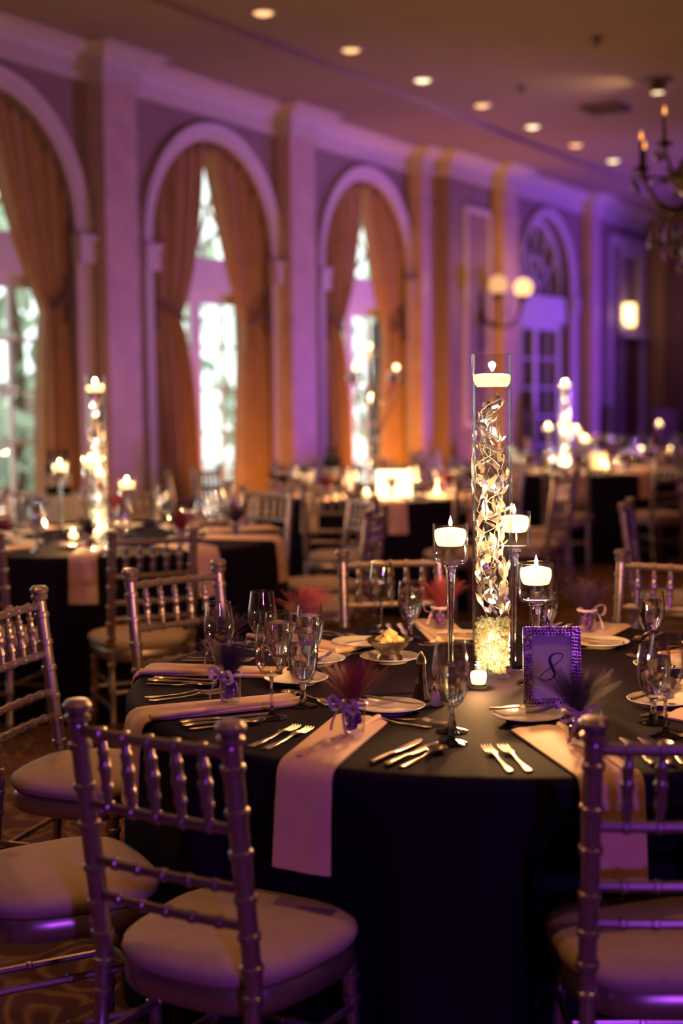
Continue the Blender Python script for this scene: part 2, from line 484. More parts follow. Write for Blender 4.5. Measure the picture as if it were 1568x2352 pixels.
tn = [3]
def trim_name():
    s = 'trim_%d' % tn[0]; tn[0] += 1; return s
for y0, y1, x in PIL:
    yc, w = (y0 + y1) / 2, y1 - y0
    d = PROJ if y1 < STEP - 0.01 or y0 > STEP else PROJ
    p = MB().box((x + d / 2 - 0.005, yc, 2.0), (d + 0.01, w, 3.92)).build(trim_name(), 'marble', smooth=False)
    struct(p, 'flat marble pilaster between the arches')
    MB().box((x + d / 2 + 0.004, yc, 3.57), (d + 0.018, w + 0.018, 0.035)).build('necking_band', 'marble', p, smooth=False)
    MB().box((x + d / 2 + 0.012, yc, 0.13), (d + 0.03, w + 0.03, 0.26)).build('plinth', 'marble', p, smooth=False)

def arch_casing(x, c, ri, ro, spr, imp=(2.50, 2.72)):
    n = 36
    th = 0.05
    path = [(c - cos(pi * i / n), sin(pi * i / n), cos(pi * i / n)) for i in range(n + 1)]
    mb = MB(); rows = []
    def row(fy, fz):  # section inner->outer
        prof = [(ri, 0.0), (ri, 0.03), (ri + (ro - ri) * .25, 0.035), (ri + (ro - ri) * .3, 0.045), (ri + (ro - ri) * .8, 0.05), (ro, 0.06), (ro, 0.0)]
        return [(x + d, fy(r), fz(r)) for r, d in prof]
    rows.append(row(lambda r: c - r, lambda r: 0.0))
    for i in range(n + 1):
        a = pi * i / n
        rows.append(row(lambda r, a=a: c - r * cos(a), lambda r, a=a: spr + r * sin(a)))
    rows.append(row(lambda r: c + r, lambda r: 0.0))
    mb.grid(rows)
    o = struct(mb.build(trim_name(), 'ivory_trim', ang=30), 'ivory moulded casing round an arched window')
    for s in (-1, 1):
        b = MB(); ym = c + s * (ri + ro) / 2
        b.box((x + 0.045, ym, (imp[0] + imp[1]) / 2), (0.09, ro - ri + 0.05, imp[1] - imp[0]))
        b.box((x + 0.055, ym, imp[1] - 0.02), (0.11, ro - ri + 0.08, 0.04))
        b.build('impost_block', 'ivory_trim', o, smooth=False)
    return o
for c in BAYS[1:]:
    arch_casing(XA, c, RI, RO, SPRING)
arch_casing(XB, BAYB, RIB, ROB, SPB)

def french_window(n, x, c, r, spr, t0, t1, glass, fan, label):
    w = thing('window_%d' % n, label, None, (0, 0, 0)); struct(w)
    fr = MB()
    jw = 0.06
    for s in (-1, 1): fr.box((x, c + s * (r - jw / 2), spr / 2), (0.09, jw, spr))
    k = 24; rows = []
    for i in range(k + 1):
        a = pi * i / k
        rows.append([(x + dx, c - rr * cos(a), spr + rr * sin(a)) for rr, dx in ((r, 0.045), (r - jw, 0.045), (r - jw, -0.045), (r, -0.045))])
    fr.grid(rows)
    fr.build('window_frame', 'sash_paint', w, smooth=False)
    MB().box((x + 0.03, c, (t0 + t1) / 2), (0.16, 2 * r - 0.02, t1 - t0)).build('transom', 'sash_paint', w, smooth=False)
    # two leaves of 2 x 5 panes
    lw = r - jw
    for s in (-1, 1):
        lf = MB(); ya, yb = (c - lw, c) if s < 0 else (c, c + lw)
        st = 0.075
        lf.box((x, ya + st / 2, t0 / 2), (0.05, st, t0)); lf.box((x, yb - st / 2, t0 / 2), (0.05, st, t0))
        lf.box((x, (ya + yb) / 2, t0 - 0.05), (0.048, yb - ya, 0.1)); lf.box((x, (ya + yb) / 2, 0.15), (0.048, yb - ya, 0.3))
        leaf = lf.build('door_leaf', 'sash_paint', w, smooth=False)
        gy0, gy1, gz0, gz1 = ya + st, yb - st, 0.3, t0 - 0.1
        mun = MB().box((x, (gy0 + gy1) / 2, (gz0 + gz1) / 2), (0.035, 0.025, gz1 - gz0)).build('muntin', 'sash_paint', leaf, smooth=False)
        for q in range(1, 5):
            z = gz0 + (gz1 - gz0) * q / 5
            MB().box((x, (gy0 + gy1) / 2, z), (0.033, gy1 - gy0, 0.025)).build('muntin', 'sash_paint', leaf, smooth=False)
        for q in range(5):
            for e in range(2):
                zz = gz0 + (gz1 - gz0) * (q + .5) / 5; yy = gy0 + (gy1 - gy0) * (e + .5) / 2
                MB().box((x, yy, zz), (0.006, (gy1 - gy0) / 2, (gz1 - gz0) / 5)).build('pane', glass, leaf, smooth=False)
    # fanlight: fan radial bars, one ring, a pane per sector
    R2 = r - jw
    zb = max(t1, spr - 0.1)
    for q in range(1, fan):
        a = pi * q / fan
        L = MB().tube([(x, c - 0.16 * cos(a), zb + 0.16 * sin(a)), (x, c - (R2 + .02) * cos(a), spr + (R2 + .02) * sin(a))], 0.022, 6)
        L.build('fan_bar', 'sash_paint', w)
    MB().tube([(x, c - 0.16 * cos(pi * i / 12), zb + 0.16 * sin(pi * i / 12)) for i in range(13)], 0.02, 6).build('fan_hub', 'sash_paint', w)
    MB().tube([(x, c - 0.52 * cos(pi * i / 16), zb + 0.52 * sin(pi * i / 16)) for i in range(17)], 0.016, 6).build('fan_ring', 'sash_paint', w)
    for q in range(fan):
        pts = [(c - R2 * cos(pi * (q + i / 4) / fan), spr + R2 * sin(pi * (q + i / 4) / fan)) for i in range(5)]
        pane = MB(); base = (c, zb)
        vs = [(x, *base)] + [(x, *p) for p in pts] + [(x - 0.005, *base)] + [(x - 0.005, *p) for p in pts]
        fs = [(0, 1, 2, 3, 4, 5), (11, 10, 9, 8, 7, 6), (1, 7, 8, 2), (2, 8, 9, 3), (3, 9, 10, 4), (4, 10, 11, 5)]
        pane.add(vs, fs).build('pane', glass, w, smooth=False)
    return w
for i, c in enumerate(BAYS[1:]):
    french_window(i + 1, XA - 0.24, c, RI, SPRING, 2.39, 2.70, 'window_glass', 6, 'white French doors under a fanlight, daylight behind')
french_window(5, XB - 0.16, BAYB, RIB, SPB, 2.37, 2.72, 'far_glass', 6, 'uncurtained arched French doors with dark panes')

# panelled recess frame and far door on wall B
def rect_frame(x, y0, y1, z0, z1, w, th, m='ivory_trim'):
    mb = MB()
    for yy in (y0, y1): mb.box((x + th / 2, yy, (z0 + z1) / 2), (th, w, z1 - z0 + w))
    for zz in (z0, z1): mb.box((x + th / 2, (y0 + y1) / 2, zz), (th * .98, y1 - y0 - w, w))
    return mb
struct(rect_frame(XB, 15.52, 16.22, 1.05, 3.60, 0.07, 0.035).build(trim_name(), 'ivory_trim', smooth=False), 'raised panel moulding behind the wall lamp')
d = thing('door_1', 'tall cased doorway with dark door beneath a shelf', None); struct(d)
rect_frame(XB, 20.66, 22.25, -0.1, 3.68, 0.16, 0.06).build('casing', 'ivory_trim', d, smooth=False)
rect_frame(XB + .01, 21.12, 22.06, 2.42, 3.55, 0.12, 0.05).build('transom_frame', 'ivory_trim', d, smooth=False)
MB().box((XB + 0.07, 21.58, 2.30), (0.16, 1.3, 0.10)).build('shelf', 'ivory_trim', d, smooth=False)
MB().box((XB + 0.02, 21.75, 1.12), (0.05, 0.62, 2.24)).build('door_leaf', 'dark_wood', d, smooth=False)
MB().box((XB + 0.02, 21.24, 1.12), (0.04, 0.36, 2.24)).build('side_panel', 'wall_paint', d, smooth=False)
# base rail
for y0, y1, x in ((9.47, 9.69, XA), (11.9, 12.0, XA), (15.11, 16.35, XB), (16.77, 17.26, XB), (19.84, 20.58, XB)):
    pass
bb = MB(); sweep_plan(bb, [(XB, STEP + .02), (XB, 16.35)], [(0, 0), (.02, 0), (.02, .14), (.012, .16), (0, .16)])
struct(bb.build('baseboard_left', 'ivory_trim', smooth=False))

# ------------------------------------------------------------------ outside the windows
struct(MB().box((-16, 9, -0.25), (16.6, 40, 0.1)).build('terrace', 'terrace', smooth=False), 'pale stone terrace outside')
def shrub(name, label, loc, sx, sy, sz, n=420, group='garden trees outside the windows'):
    t = thing(name, label, 'tree', loc, 0, group)
    rnd = random.Random(hash((round(loc[0], 2), round(loc[1], 2))) & 0xffff)
    MB().tube([(0, 0, 0), (.05, .05, sz * .5), (0, 0, sz * .8)], [.12, .09, .04], 7).build('trunk', 'dark_wood', t)
    mb = MB()
    for i in range(n):
        u, v = rnd.uniform(0, 2 * pi), math.acos(rnd.uniform(-1, 1)); rr = rnd.uniform(.55, 1) ** .5
        p = Vector((sx * rr * sin(v) * cos(u), sy * rr * sin(v) * sin(u), sz * .62 + sz * .5 * rr * cos(v)))
        M = Euler((rnd.uniform(0, 6), rnd.uniform(0, 6), rnd.uniform(0, 6))).to_matrix() * rnd.uniform(.14, .30)
        q = [M @ Vector(c) + p for c in ((-1, 0, 0), (-.3, .45, .08), (.7, .3, 0), (1.1, 0, -.1), (.5, -.4, 0), (-.4, -.4, .08))]
        mb.add(q, [(0, 1, 2, 3, 4, 5)])
    fo = mb.build('foliage', 'hedge', t); fo['kind'] = 'stuff'
    return t
shrub('garden_tree', 'leafy green tree outside the leftmost window', (-11.5, 12.6, -.2), 1.5, 1.5, 4.2)
shrub('garden_tree', 'leafy green tree outside the middle window', (-12.5, 18.8, -.2), 1.6, 1.7, 3.8, 170)
shrub('garden_tree', 'far green tree outside the right curtained window', (-14.2, 26.5, -.2), 1.6, 1.8, 4.0, 170)
gw = MB().box((-14.5, 14.2, 0.7), (0.3, 4.2, 1.9)).build('wall_garden', 'brick_outside', smooth=False); struct(gw, 'low brick garden wall outside')

# ------------------------------------------------------------------ curtains
def curtain(c, side, tie_w, bot_w, label, zt=2.20):
    """side -1: hangs from the near half of the arch, +1 far half"""
    t = thing('curtain', label, 'curtain', (XA - 0.09, c + side * RI, 0), 0, 'tied back tan curtains')
    rnd = random.Random(int(c * 10) + side)
    NS, NT = 64, 46
    ph = rnd.uniform(0, 6)
    rows = []
    for j in range(NT + 1):
        v = j / NT
        row = []
        for i in range(NS + 1):
            s = i / NS
            a = s * (pi / 2) * 0.985
            top = Vector((side * (RI - (RI - .005) * cos(a)) * 1.0, SPRING + (RI - .01) * sin(a)))   # (inward offset, z)
            top.x = (RI - (RI - .01) * cos(a))
            zt_s = zt - 0.22 * (1 - s) * 0 - 0.16 * s
            tie = Vector((tie_w * s + .01, zt + .10 - 0.20 * s))
            bot = Vector((bot_w * s + .01, 0.02))
            if v < .5:
                q = v / .5
                ctrl = Vector((top.x * (.96 if side < 0 else 1 - .27 * s), tie.y + (top.y - tie.y) * (.34 if side < 0 else .46)))
                p = top * (1 - q) ** 2 + ctrl * 2 * q * (1 - q) + tie * q * q
            else:
                q = (v - .5) / .5
                ctrl = Vector((bot.x * .97 + .0 + tie_w * .06, tie.y - .45))
                p = tie * (1 - q) ** 2 + ctrl * 2 * q * (1 - q) + bot * q * q
            amp = (.052 if v < .5 else .068) * (.55 + .45 * abs(v - .5) * 2)
            w = sin(2 * pi * 9.5 * s + ph + .6 * sin(5 * s + ph)) + .4 * sin(2 * pi * 4.1 * s + ph * 2 + v * 2)
            bulge = .05 * math.exp(-((v - .5) / .16) ** 2) * (1 - .4 * s)
            row.append((amp * w - bulge * .4, -side * p.x, p.y))
        rows.append(row)
    mb = MB().grid(rows)
    fab = mb.build('fabric', 'drape', t, ang=80)
    md = fab.modifiers.new('thick', 'SOLIDIFY'); md.thickness = 0.006; md.offset = 0
    pts = [(-.02, -side * -.0, zt + .14)] + [(.06 + .015 * sin(pi * q / 8), -side * (tie_w * q / 8), zt + .11 - .20 * q / 8) for q in range(9)]
    MB().tube(pts, .022, 8).build('tieback', 'drape_cord', t)
    MB().tube([(.075, -side * .05, zt + .60), (.085, -side * .055, zt + .25), (.085, -side * .06, zt + .02)], [.012, .014, .016], 8).build('cord', 'drape_cord', t)
    MB().lathe([(0, .0), (.02, -.01), (.026, -.05), (.03, -.07), (.04, -.22), (0, -.23)], 12, (.085, -side * .06, zt + .04)).build('tassel', 'drape_cord', t)
    return t
curtain(7.90, -1, .50, .70, 'tan curtain panel on the near side of the leftmost arch')
curtain(7.90, 1, .26, .34, 'tan curtain panel right of the leftmost window, edge lit by daylight')
curtain(10.80, -1, .55, .80, 'darker brown curtain panel left of the middle arched window')
curtain(10.80, 1, .34, .44, 'tan curtain panel right of the middle arched window')
curtain(13.70, -1, .50, .70, 'tan curtain panel left of the rightmost curtained window, behind the candelabra')
curtain(13.70, 1, .34, .40, 'orange lit curtain panel right of the rightmost curtained window')
# violet lit drape over the end wall
t = thing('stage_curtain', 'long dark plum drape hanging across the end wall', 'curtain', (-5.2, Y1 - .14, 0))
rows = []
for z in (0.03, 1.2, 2.6, 3.85):
    rows.append([(-1.5 + 9.0 * i / 260, .045 * sin(i * .62) + .02 * sin(i * .23 + z * .2), z) for i in range(261)])
MB().grid(rows[::-1]).build('fabric', 'stage_drape', t, ang=80)
MB().box((3.0, 0, 3.90), (9.1, .12, .12)).build('pelmet', 'stage_drape', t, smooth=False)

# ------------------------------------------------------------------ ceiling fixtures
def can_light(x, y, m, label):
    t = thing('recessed_light', label, 'ceiling light', (x, y, ZC), 0, 'recessed ceiling lights in one row')
    MB().lathe([(.070, 0.0), (.074, -.012), (.090, -.014), (.094, -.006), (.096, 0.0)], 28).build('trim_ring', 'ivory_trim', t)
    MB().lathe([(0, -.030), (.035, -.028), (.064, -.016), (.070, -.002)], 24).build('lens', m, t)
    spot('warm_down_spot', (x, y, ZC - .05), (x - .05, y, 0), 15, WARM, 115, 1.0, .06)
ords = ['first and nearest', 'second', 'third', 'fourth', 'fifth', 'sixth', 'last and farthest']
for k in range(7):
    can_light(-5.735 - .008 * k, 9.06 + 1.337 * k, 'can_glow_white' if k % 2 == 0 and k or k == 6 else 'can_glow_warm', '%s recessed light of the glowing row along the ceiling' % ords[k])
# warm downward spots added to light seats and tables, without fixtures
for x, y in ((-5.74, 3.7), (-5.74, 1.0), (1.5, 3.0), (1.5, 9.0), (-1.2, 2.0), (-3.4, 1.6), (-3.2, 4.9), (-3.3, 7.8), (-3.3, 10.9), (-2.6, 6.3)):
    spot('warm_down_spot', (x, y, ZC - .05), (x, y, 0), 55, WARM, 120, 1.0, .06)
spot('warm_down_spot', (-.4, -.8, ZC - .05), (-.4, -.8, 0), 20, WARM, 120, 1.0, .06)
t = thing('adjustable_spotlight', 'small lit ceiling spotlight above the chandelier', 'spotlight', (-3.93, 12.83, ZC))
MB().lathe([(.13, 0), (.13, -.015), (.06, -.03), (0, -.03)], 24).build('mount', 'vent_metal', t)
MB().lathe([(.05, -.03), (.07, -.06), (.075, -.11), (.06, -.13)], 20).build('housing', 'brass', t)
MB().lathe([(0, -.135), (.03, -.13), (.058, -.125), (.058, -.115), (0, -.115)], 16).build('bulb', 'can_glow_white', t)
spot('spot_lamp', (-3.93, 12.83, ZC - .14), (-6.2, 12.6, 4.30), 70, (1, .66, .30), 100, 1.0, .03)
for (x, y, lb) in ((-5.1, 12.48, 'small black sprinkler head on the ceiling near the row of lights'), (-3.9, 11.10, 'small black sprinkler head at the upper right of the ceiling')):
    t = thing('sprinkler_head', lb, 'sprinkler', (x, y, ZC), 0, 'ceiling sprinklers')
    MB().lathe([(.055, 0), (.055, -.012), (.02, -.02), (.018, -.06), (0, -.06)], 16).build('body', 'vent_metal', t)
    MB().lathe([(0, -.06), (.035, -.062), (.04, -.068), (0, -.07)], 12).build('deflector', 'vent_metal', t)
t = thing('air_vent', 'dark rectangular air vent in the ceiling left of the chandelier', 'vent', (-4.76, 13.82, ZC))
rect = MB()
for s in (-1, 1):
    rect.box((0, s * .31, -.02), (.62, .04, .05)); rect.box((s * .31, 0, -.02), (.04, .62, .05))
rect.build('vent_frame', 'vent_metal', t, smooth=False)
for q in range(7):
    MB().box((0, -.25 + q * .083, -.015), (.58, .07, .008), Euler((.6, 0, 0)).to_matrix()).build('vent_slat', 'vent_metal', t, smooth=False)

t.scale = (.6, .6, 1)
# ------------------------------------------------------------------ chandelier
def chandelier(loc):
    t = thing('chandelier', 'dark brass candle chandelier hung with crystal drops', 'chandelier', loc)
    MB().lathe([(0, -.42), (.03, -.40), (.055, -.34), (.03, -.28), (.05, -.2), (.10, -.14), (.12, -.08), (.06, -.02), (.035, .08), (.06, .14), (.03, .2), (.02, .34), (.035, .38), (.015, .44), (.012, 1.50), (.07, 1.51), (.09, ZC - loc[2]), (0, ZC - loc[2])], 20).build('stem', 'bronze', t)
    drop = MB().lathe([(0, 0), (.006, -.012), (.016, -.05), (.018, -.06), (.008, -.078), (0, -.085)], 6).mesh('crystal_drop', 'crystal_clear', smooth=False)
    cup = MB().lathe([(0, -.02), (.02, -.018), (.05, 0), (.054, .008), (.02, .006), (.017, .03), (0, .03)], 16).mesh('candle_cup', 'bronze')
    can = MB().lathe([(.012, .02), (.012, .17), (0, .17)], 10).mesh('candle_sleeve', 'bronze')
    blb = MB().lathe([(0, .17), (.009, .18), (.0105, .192), (.006, .21), (0, .228)], 10).mesh('flame_bulb', 'bulb_glow')
    n = 0
    for ring, (cnt, R, z, off) in enumerate(((7, .40, .0, .25), (4, .24, .16, .5))):
        for k in range(cnt):
            a = 2 * pi * k / cnt + off
            e = Vector((cos(a), sin(a), 0))
            pts = [e * (.04 + (R - .04) * q / 10) + Vector((0, 0, z - .10 - .16 * sin(pi * q / 10 * .9) + .10 * (q / 10) ** 2 + .05 * (q / 10))) for q in range(11)]
            arm = MB().tube(pts, [.016 - .006 * q / 10 for q in range(11)], 8).build('arm', 'bronze', t)
            tip = pts[-1] + Vector((0, 0, .02))
            put('candle_cup', cup, arm, tip); put('candle_sleeve', can, arm, tip); put('flame_bulb', blb, arm, tip)
            for g in range(3):
                b = a + (g - 1) * .22; rr = R + (.045 if g == 1 else .02)
                put('crystal_drop', drop, t, (rr * cos(b), rr * sin(b), tip.z - .02), (0, 0, b))
            n += 1
    for k in range(64):
        a = k * 2.39996; r = .06 + .0042 * k
        put('crystal_drop', drop, t, (r * cos(a), r * sin(a), -.16 - .30 * (1 - r / .36) - .05 * (k % 3)), (0, 0, a), (1.5, 1.5, 1.6))
    for k in range(14):
        a = k * 2 * pi / 14
        MB().tube([(.10 * cos(a), .10 * sin(a), .10), (.20 * cos(a + .1), .20 * sin(a + .1), -.02), (.34 * cos(a + .2), .34 * sin(a + .2), -.02 + .03 * (k % 2))], [.010, .016, .006], 7).build('scroll', 'bronze', t)
    MB().lathe([(.02, -.14), (.13, -.12), (.20, -.05), (.22, .0), (.16, .03), (.05, .04)], 20).build('bowl', 'bronze', t)
    bulb('chandelier_lamp', (loc[0], loc[1], loc[2] + .45), 8, AMBER, .15)
chandelier((-2.34, 8.58, 2.74))

# ------------------------------------------------------------------ wall lamps
def sconce():
    x = XB
    t = thing('wall_sconce', 'dark brass wall sconce with two round glowing globes', 'wall lamp', (x + .01, 15.98, 2.30))
    MB().lathe([(0, -.42), (.025, -.40), (.05, -.30), (.03, -.15), (.07, 0), (.075, .08), (.04, .2), (.06, .27), (.02, .34), (0, .36)], 14, M=Matrix.Diagonal((.6, 1, 1)).to_3x3()).build('back_plate', 'bronze', t)
    for i, (dx, dy, dz) in enumerate(((.34, -.26, .36), (.40, .36, .36))):
        pts = []
        for q in range(13):
            u = q / 12
            pts.append((.03 + (dx - .03) * sin(u * pi / 2), dy * u ** 1.2, .02 - .12 * sin(u * pi) + (dz - .12) * u ** 3))
        arm = MB().tube(pts, .018, 8).build('arm', 'bronze', t)
        MB().lathe([(0, -.03), (.05, -.02), (.07, .03), (.075, .045), (0, .045)], 16, (dx, dy, dz - .10)).build('globe_cup', 'bronze', arm)
        MB().lathe([(.05, -.10)] + [(.115 * cos(b), .115 * sin(b)) for b in [(-1.05 + 2.62 * g / 12) for g in range(13)]][0:12] + [(0, .115)], 20, (dx, dy, dz + .04)).build('globe', 'globe_dim' if i == 0 else 'globe_glow', arm)
        bulb('globe_lamp', (x + dx + .14, 15.98 + dy, 2.30 + dz + .05), 14, (1, .48, .16), .09)
sconce()
t = thing('hurricane_lamp', 'small glowing cylinder lamp on the far doorway shelf', 'lamp', (XB + .09, 21.42, 2.355))
MB().lathe([(0, 0), (.09, 0), (.09, .02), (.05, .04), (.05, .06), (0, .06)], 20).build('lamp_base', 'brass', t)
MB().lathe([(.085, .06), (.095, .10), (.095, .36), (.085, .40), (0, .40)], 20).build('lamp_shade', 'lamp_glow', t)
bulb('shelf_lamp', (XB + .35, 21.42, 2.6), 3, (1, .5, .2), .08)

# ------------------------------------------------------------------ chiavari chair
def bamboo(p0, p1, r, nodes, rn=1.28, taper=1.0, n=None):
    """points and radii of a turned rod with raised rings at the given fractions"""
    p0, p1 = Vector(p0), Vector(p1)
    st = [(0.0, r)]
    for u in nodes:
        st += [(u - .020, r), (u - .012, r * rn), (u + .012, r * rn), (u + .020, r)]
    st.append((1.0, r * taper))
    st.sort()
    return [p0.lerp(p1, u) for u, _ in st], [q * (1 + (taper - 1) * u) for u, q in st]

def chair_kit(seg=10):
    H = .925; hw = .172
    P = []
    # seat frame: bell shaped hoop
    def outline(s, k=36):
        out = []
        for i in range(k):
            a = 2 * pi * i / k
            ca, sa = cos(a), sin(a)
            e = .62
            x = math.copysign(abs(ca) ** e, ca); y = math.copysign(abs(sa) ** e, sa)
            w = .195 + .018 * y
            out.append((x * w * s, .008 + y * .188 * s))
        return out
    O = outline(1.0); I = outline(.92)
    fr = MB(); rows = []
    for k in range(len(O)):
        (a, b), (c, d) = O[k], I[k]
        m = ((a * 1.02), (b * 1.02))
        rows.append([(a * .985, b * .985, .358), (m[0], m[1], .368), (m[0], m[1], .395), (a * .985, b * .985, .407), (c, d, .407), (c, d, .358)])
    rows.append(rows[0])
    fr.grid([[r[j] for r in rows] for j in (0, 1, 2, 3, 4, 5, 0)][::-1])
    P.append(('seat_frame', fr.mesh('seat_frame', 'silver_paint', ang=50), []))
    # cushion with domed top and a welt seam
    cu = MB(); rows = []
    for s, z in ((.90, .404), (.99, .408), (1.035, .418), (1.05, .430), (1.03, .443), (.96, .453), (.82, .461), (.55, .466), (.25, .468)):
        rows.append([(x, y, z + .002 * sin(9 * x + 4 * y)) for x, y in outline(s)])
    cu.grid(rows, True)
    k = len(cu.v) - 36
    cu.f.append(tuple(range(k, k + 36)))
    P.append(('cushion', cu.mesh('cushion', 'cushion_fabric', ang=60), []))
    # back posts: rear leg, bend at the seat, rake to a turned finial
    for s in (-1, 1):
        m = MB()
        a, b, c = (s * .175, -.215, 0), (s * .172, -.178, .44), (s * hw, -.235, H - .045)
        p1, r1 = bamboo(a, b, .0165, (.25, .55, .80, .93), 1.22)
        p2, r2 = bamboo(b, c, .0178, (.06, .20, .36, .55, .72, .90), 1.22)
        r1 = [x * (.72 + .30 * i / (len(r1) - 1)) for i, x in enumerate(r1)]
        m.tube(p1 + p2[1:], r1 + r2[1:], seg)
        m.lathe([(.0178, -.004), (.017, .0), (.024, .006), (.025, .014), (.018, .019), (.026, .025), (.027, .034), (.020, .043), (0, .046)], seg + 4, (c[0], c[1], c[2] - .002))
        P.append(('back_post', m.mesh('back_post', 'silver_paint'), []))
    def at(z):  # y of the raked back plane
        return -.178 - (z - .44) * (.057 / .44)
    for z, r in ((.865, .0115), (.725, .0105), (.615, .0100), (.545, .0100)):
        m = MB(); y = at(z)
        p, rr = bamboo((-hw, y, z), (hw, y, z), r, (.17, .335, .50, .665, .83), 1.30)
        p = [Vector((q.x, q.y - .010 * (1 - (q.x / hw) ** 2), q.z)) for q in p]
        m.tube(p, rr, 8); P.append(('rail', m.mesh('rail', 'silver_paint'), []))
    for u in (.17, .335, .50, .665, .83):
        x = -hw + 2 * hw * u; dy = -.010 * (1 - (x / hw) ** 2)
        m = MB(); a, b = Vector((x, at(.725) + dy, .725)), Vector((x, at(.865) + dy, .865))
        st = [(0, .0072), (.22, .0088), (.24, .0118), (.30, .0118), (.32, .0100), (.49, .0108), (.51, .0132), (.57, .0132), (.59, .0108), (.72, .0098), (.74, .0112), (.79, .0112), (.81, .0088), (1, .0066)]
        m.tube([a.lerp(b, q) for q, _ in st], [r for _, r in st], 8)
        P.append(('spindle', m.mesh('spindle', 'silver_paint'), []))
    for s in (-1, 1):
        m = MB(); p, rr = bamboo((s * .165, .155, .368), (s * .178, .172, 0), .0170, (.10, .22, .5, .75), 1.25, .72)
        m.tube(p, rr, seg); P.append(('front_leg', m.mesh('front_leg', 'silver_paint'), []))
    for z, a, b in ((.20, (-.17, .165), (.17, .165)), (.24, (-.17, -.20), (.17, -.20))):
        m = MB(); p, rr = bamboo((*a, z), (*b, z), .009, (.5,), 1.3); m.tube(p, rr, 8)
        P.append(('stretcher', m.mesh('stretcher', 'silver_paint'), []))
    for s in (-1, 1):
        for z in (.17, .27):
            m = MB(); p, rr = bamboo((s * .173, .16, z), (s * .173, -.20, z), .0085, (.5,), 1.3); m.tube(p, rr, 8)
            P.append(('stretcher', m.mesh('stretcher', 'silver_paint'), []))
    return Kit('chiavari_chair', 'chair', P)
CHAIR = chair_kit()

def chair_at(cx, cy_, ang, r, tw, label, group):
    a = RAD(ang)
    h = a + pi + RAD(tw)
    return CHAIR.make(label, (cx + r * cos(a), cy_ + r * sin(a), 0), h - pi / 2, group)

# ------------------------------------------------------------------ tables
TR = 0.905
def table_at(cx, cy_, label_t, label_c, seed, detail=1, dents=()):
    rnd = random.Random(seed)
    t = thing('round_table', label_t, 'table', (cx, cy_, 0), 0, 'round banquet tables')
    MB().lathe([(0, .712), (TR - .012, .712), (TR - .006, .716), (TR - .006, .736), (TR - .012, .740), (0, .740)], 64).build('tabletop', 'dark_wood', t)
    for k in range(4):
        a = pi / 4 + k * pi / 2
        MB().tube([(.55 * cos(a), .55 * sin(a), .712), (.60 * cos(a), .60 * sin(a), 0)], .016, 8).build('leg', 'pewter', t)
    n = 180 if detail else 110
    ph = [rnd.uniform(0, 6.28) for _ in range(4)]
    rows = []
    prof = [(0.0, 0), (.3, 0), (.6, 0), (.82, 0), (.890, 0), (.902, -.001), (.909, -.004), (.9135, -.010), (.9155, -.020)]
    for r, dz in prof:
        rows.append([((max(r, 1e-4)) * cos(2 * pi * i / n), max(r, 1e-4) * sin(2 * pi * i / n), .750 + dz) for i in range(n)])
    for q in range(1, 13):
        d = q / 12; row = []
        for i in range(n):
            a = 2 * pi * i / n
            w = .55 * sin(13 * a + ph[0] + .5 * sin(3 * a + ph[2])) + .35 * sin(21 * a + ph[1]) + .25 * sin(7 * a + ph[3])
            r = .9155 + .012 * d + d ** 1.3 * (.018 + .034 * w)
            z = .730 - d * .722
            for (ax, rx, hx) in dents:      # a seat pushed against the hanging cloth
                dx = r * cos(a) * cos(ax) + r * sin(a) * sin(ax); dy = -r * cos(a) * sin(ax) + r * sin(a) * cos(ax)
                k = max(0.0, 1 - max(0.0, abs(dy) - .20) / .10) * min(1.0, max(0.0, (.70 - z) / .14))
                k = k * k * (3 - 2 * k)
                if dx > rx: r = r - (dx - rx) * k
            row.append((r * cos(a), r * sin(a), z))
        rows.append(row)
    c = MB().grid(rows, True).build('tablecloth', 'navy_cloth', None, loc=(cx, cy_, 0), ang=80)
    tag(c, label_c, 'tablecloth', 'dark navy floor length tablecloths')
    return c

# ------------------------------------------------------------------ tableware kits
def lathe_mesh(nm, prof, m, seg=28, **k): return MB().lathe(prof, seg).mesh(nm, m, **k)
wine_bowl_o = [(.0, .092), (.010, .094), (.022, .102), (.032, .118), (.0375, .140), (.0375, .160), (.034, .185), (.030, .213)]
wine_bowl_i = [(.0288, .213), (.0325, .185), (.0360, .160), (.0360, .140), (.0305, .119), (.0205, .104), (.0, .0965)]
def foot(R, stem, zt, z0=0.0):
    return [(0, z0), (R, z0), (R, z0 + .0016), (R * .7, z0 + .004), (R * .3, z0 + .008), (stem * 1.4, z0 + .016), (stem, z0 + .028), (stem, zt - .012), (stem * 1.5, zt), (0, zt + .002)]
def wine_kit(m):
    return Kit('wine_glass', 'wine glass', [
        ('bowl', lathe_mesh('bowl', wine_bowl_o + wine_bowl_i, m), []),
        ('stem_and_foot', lathe_mesh('stem_and_foot', foot(.035, .0036, .0925), 'goblet_glass'), [])])
wat_o = [(.0, .052), (.012, .054), (.022, .062), (.031, .082), (.0355, .108), (.0365, .130), (.0345, .152), (.0322, .171)]
wat_i = [(.0308, .171), (.0330, .152), (.0350, .130), (.0340, .108), (.0292, .083), (.0200, .065), (.0, .058)]
wat_w = [(.0, .0582), (.0198, .0652), (.0290, .083), (.0338, .108), (.0347, .128), (.0337, .146), (0, .146)]
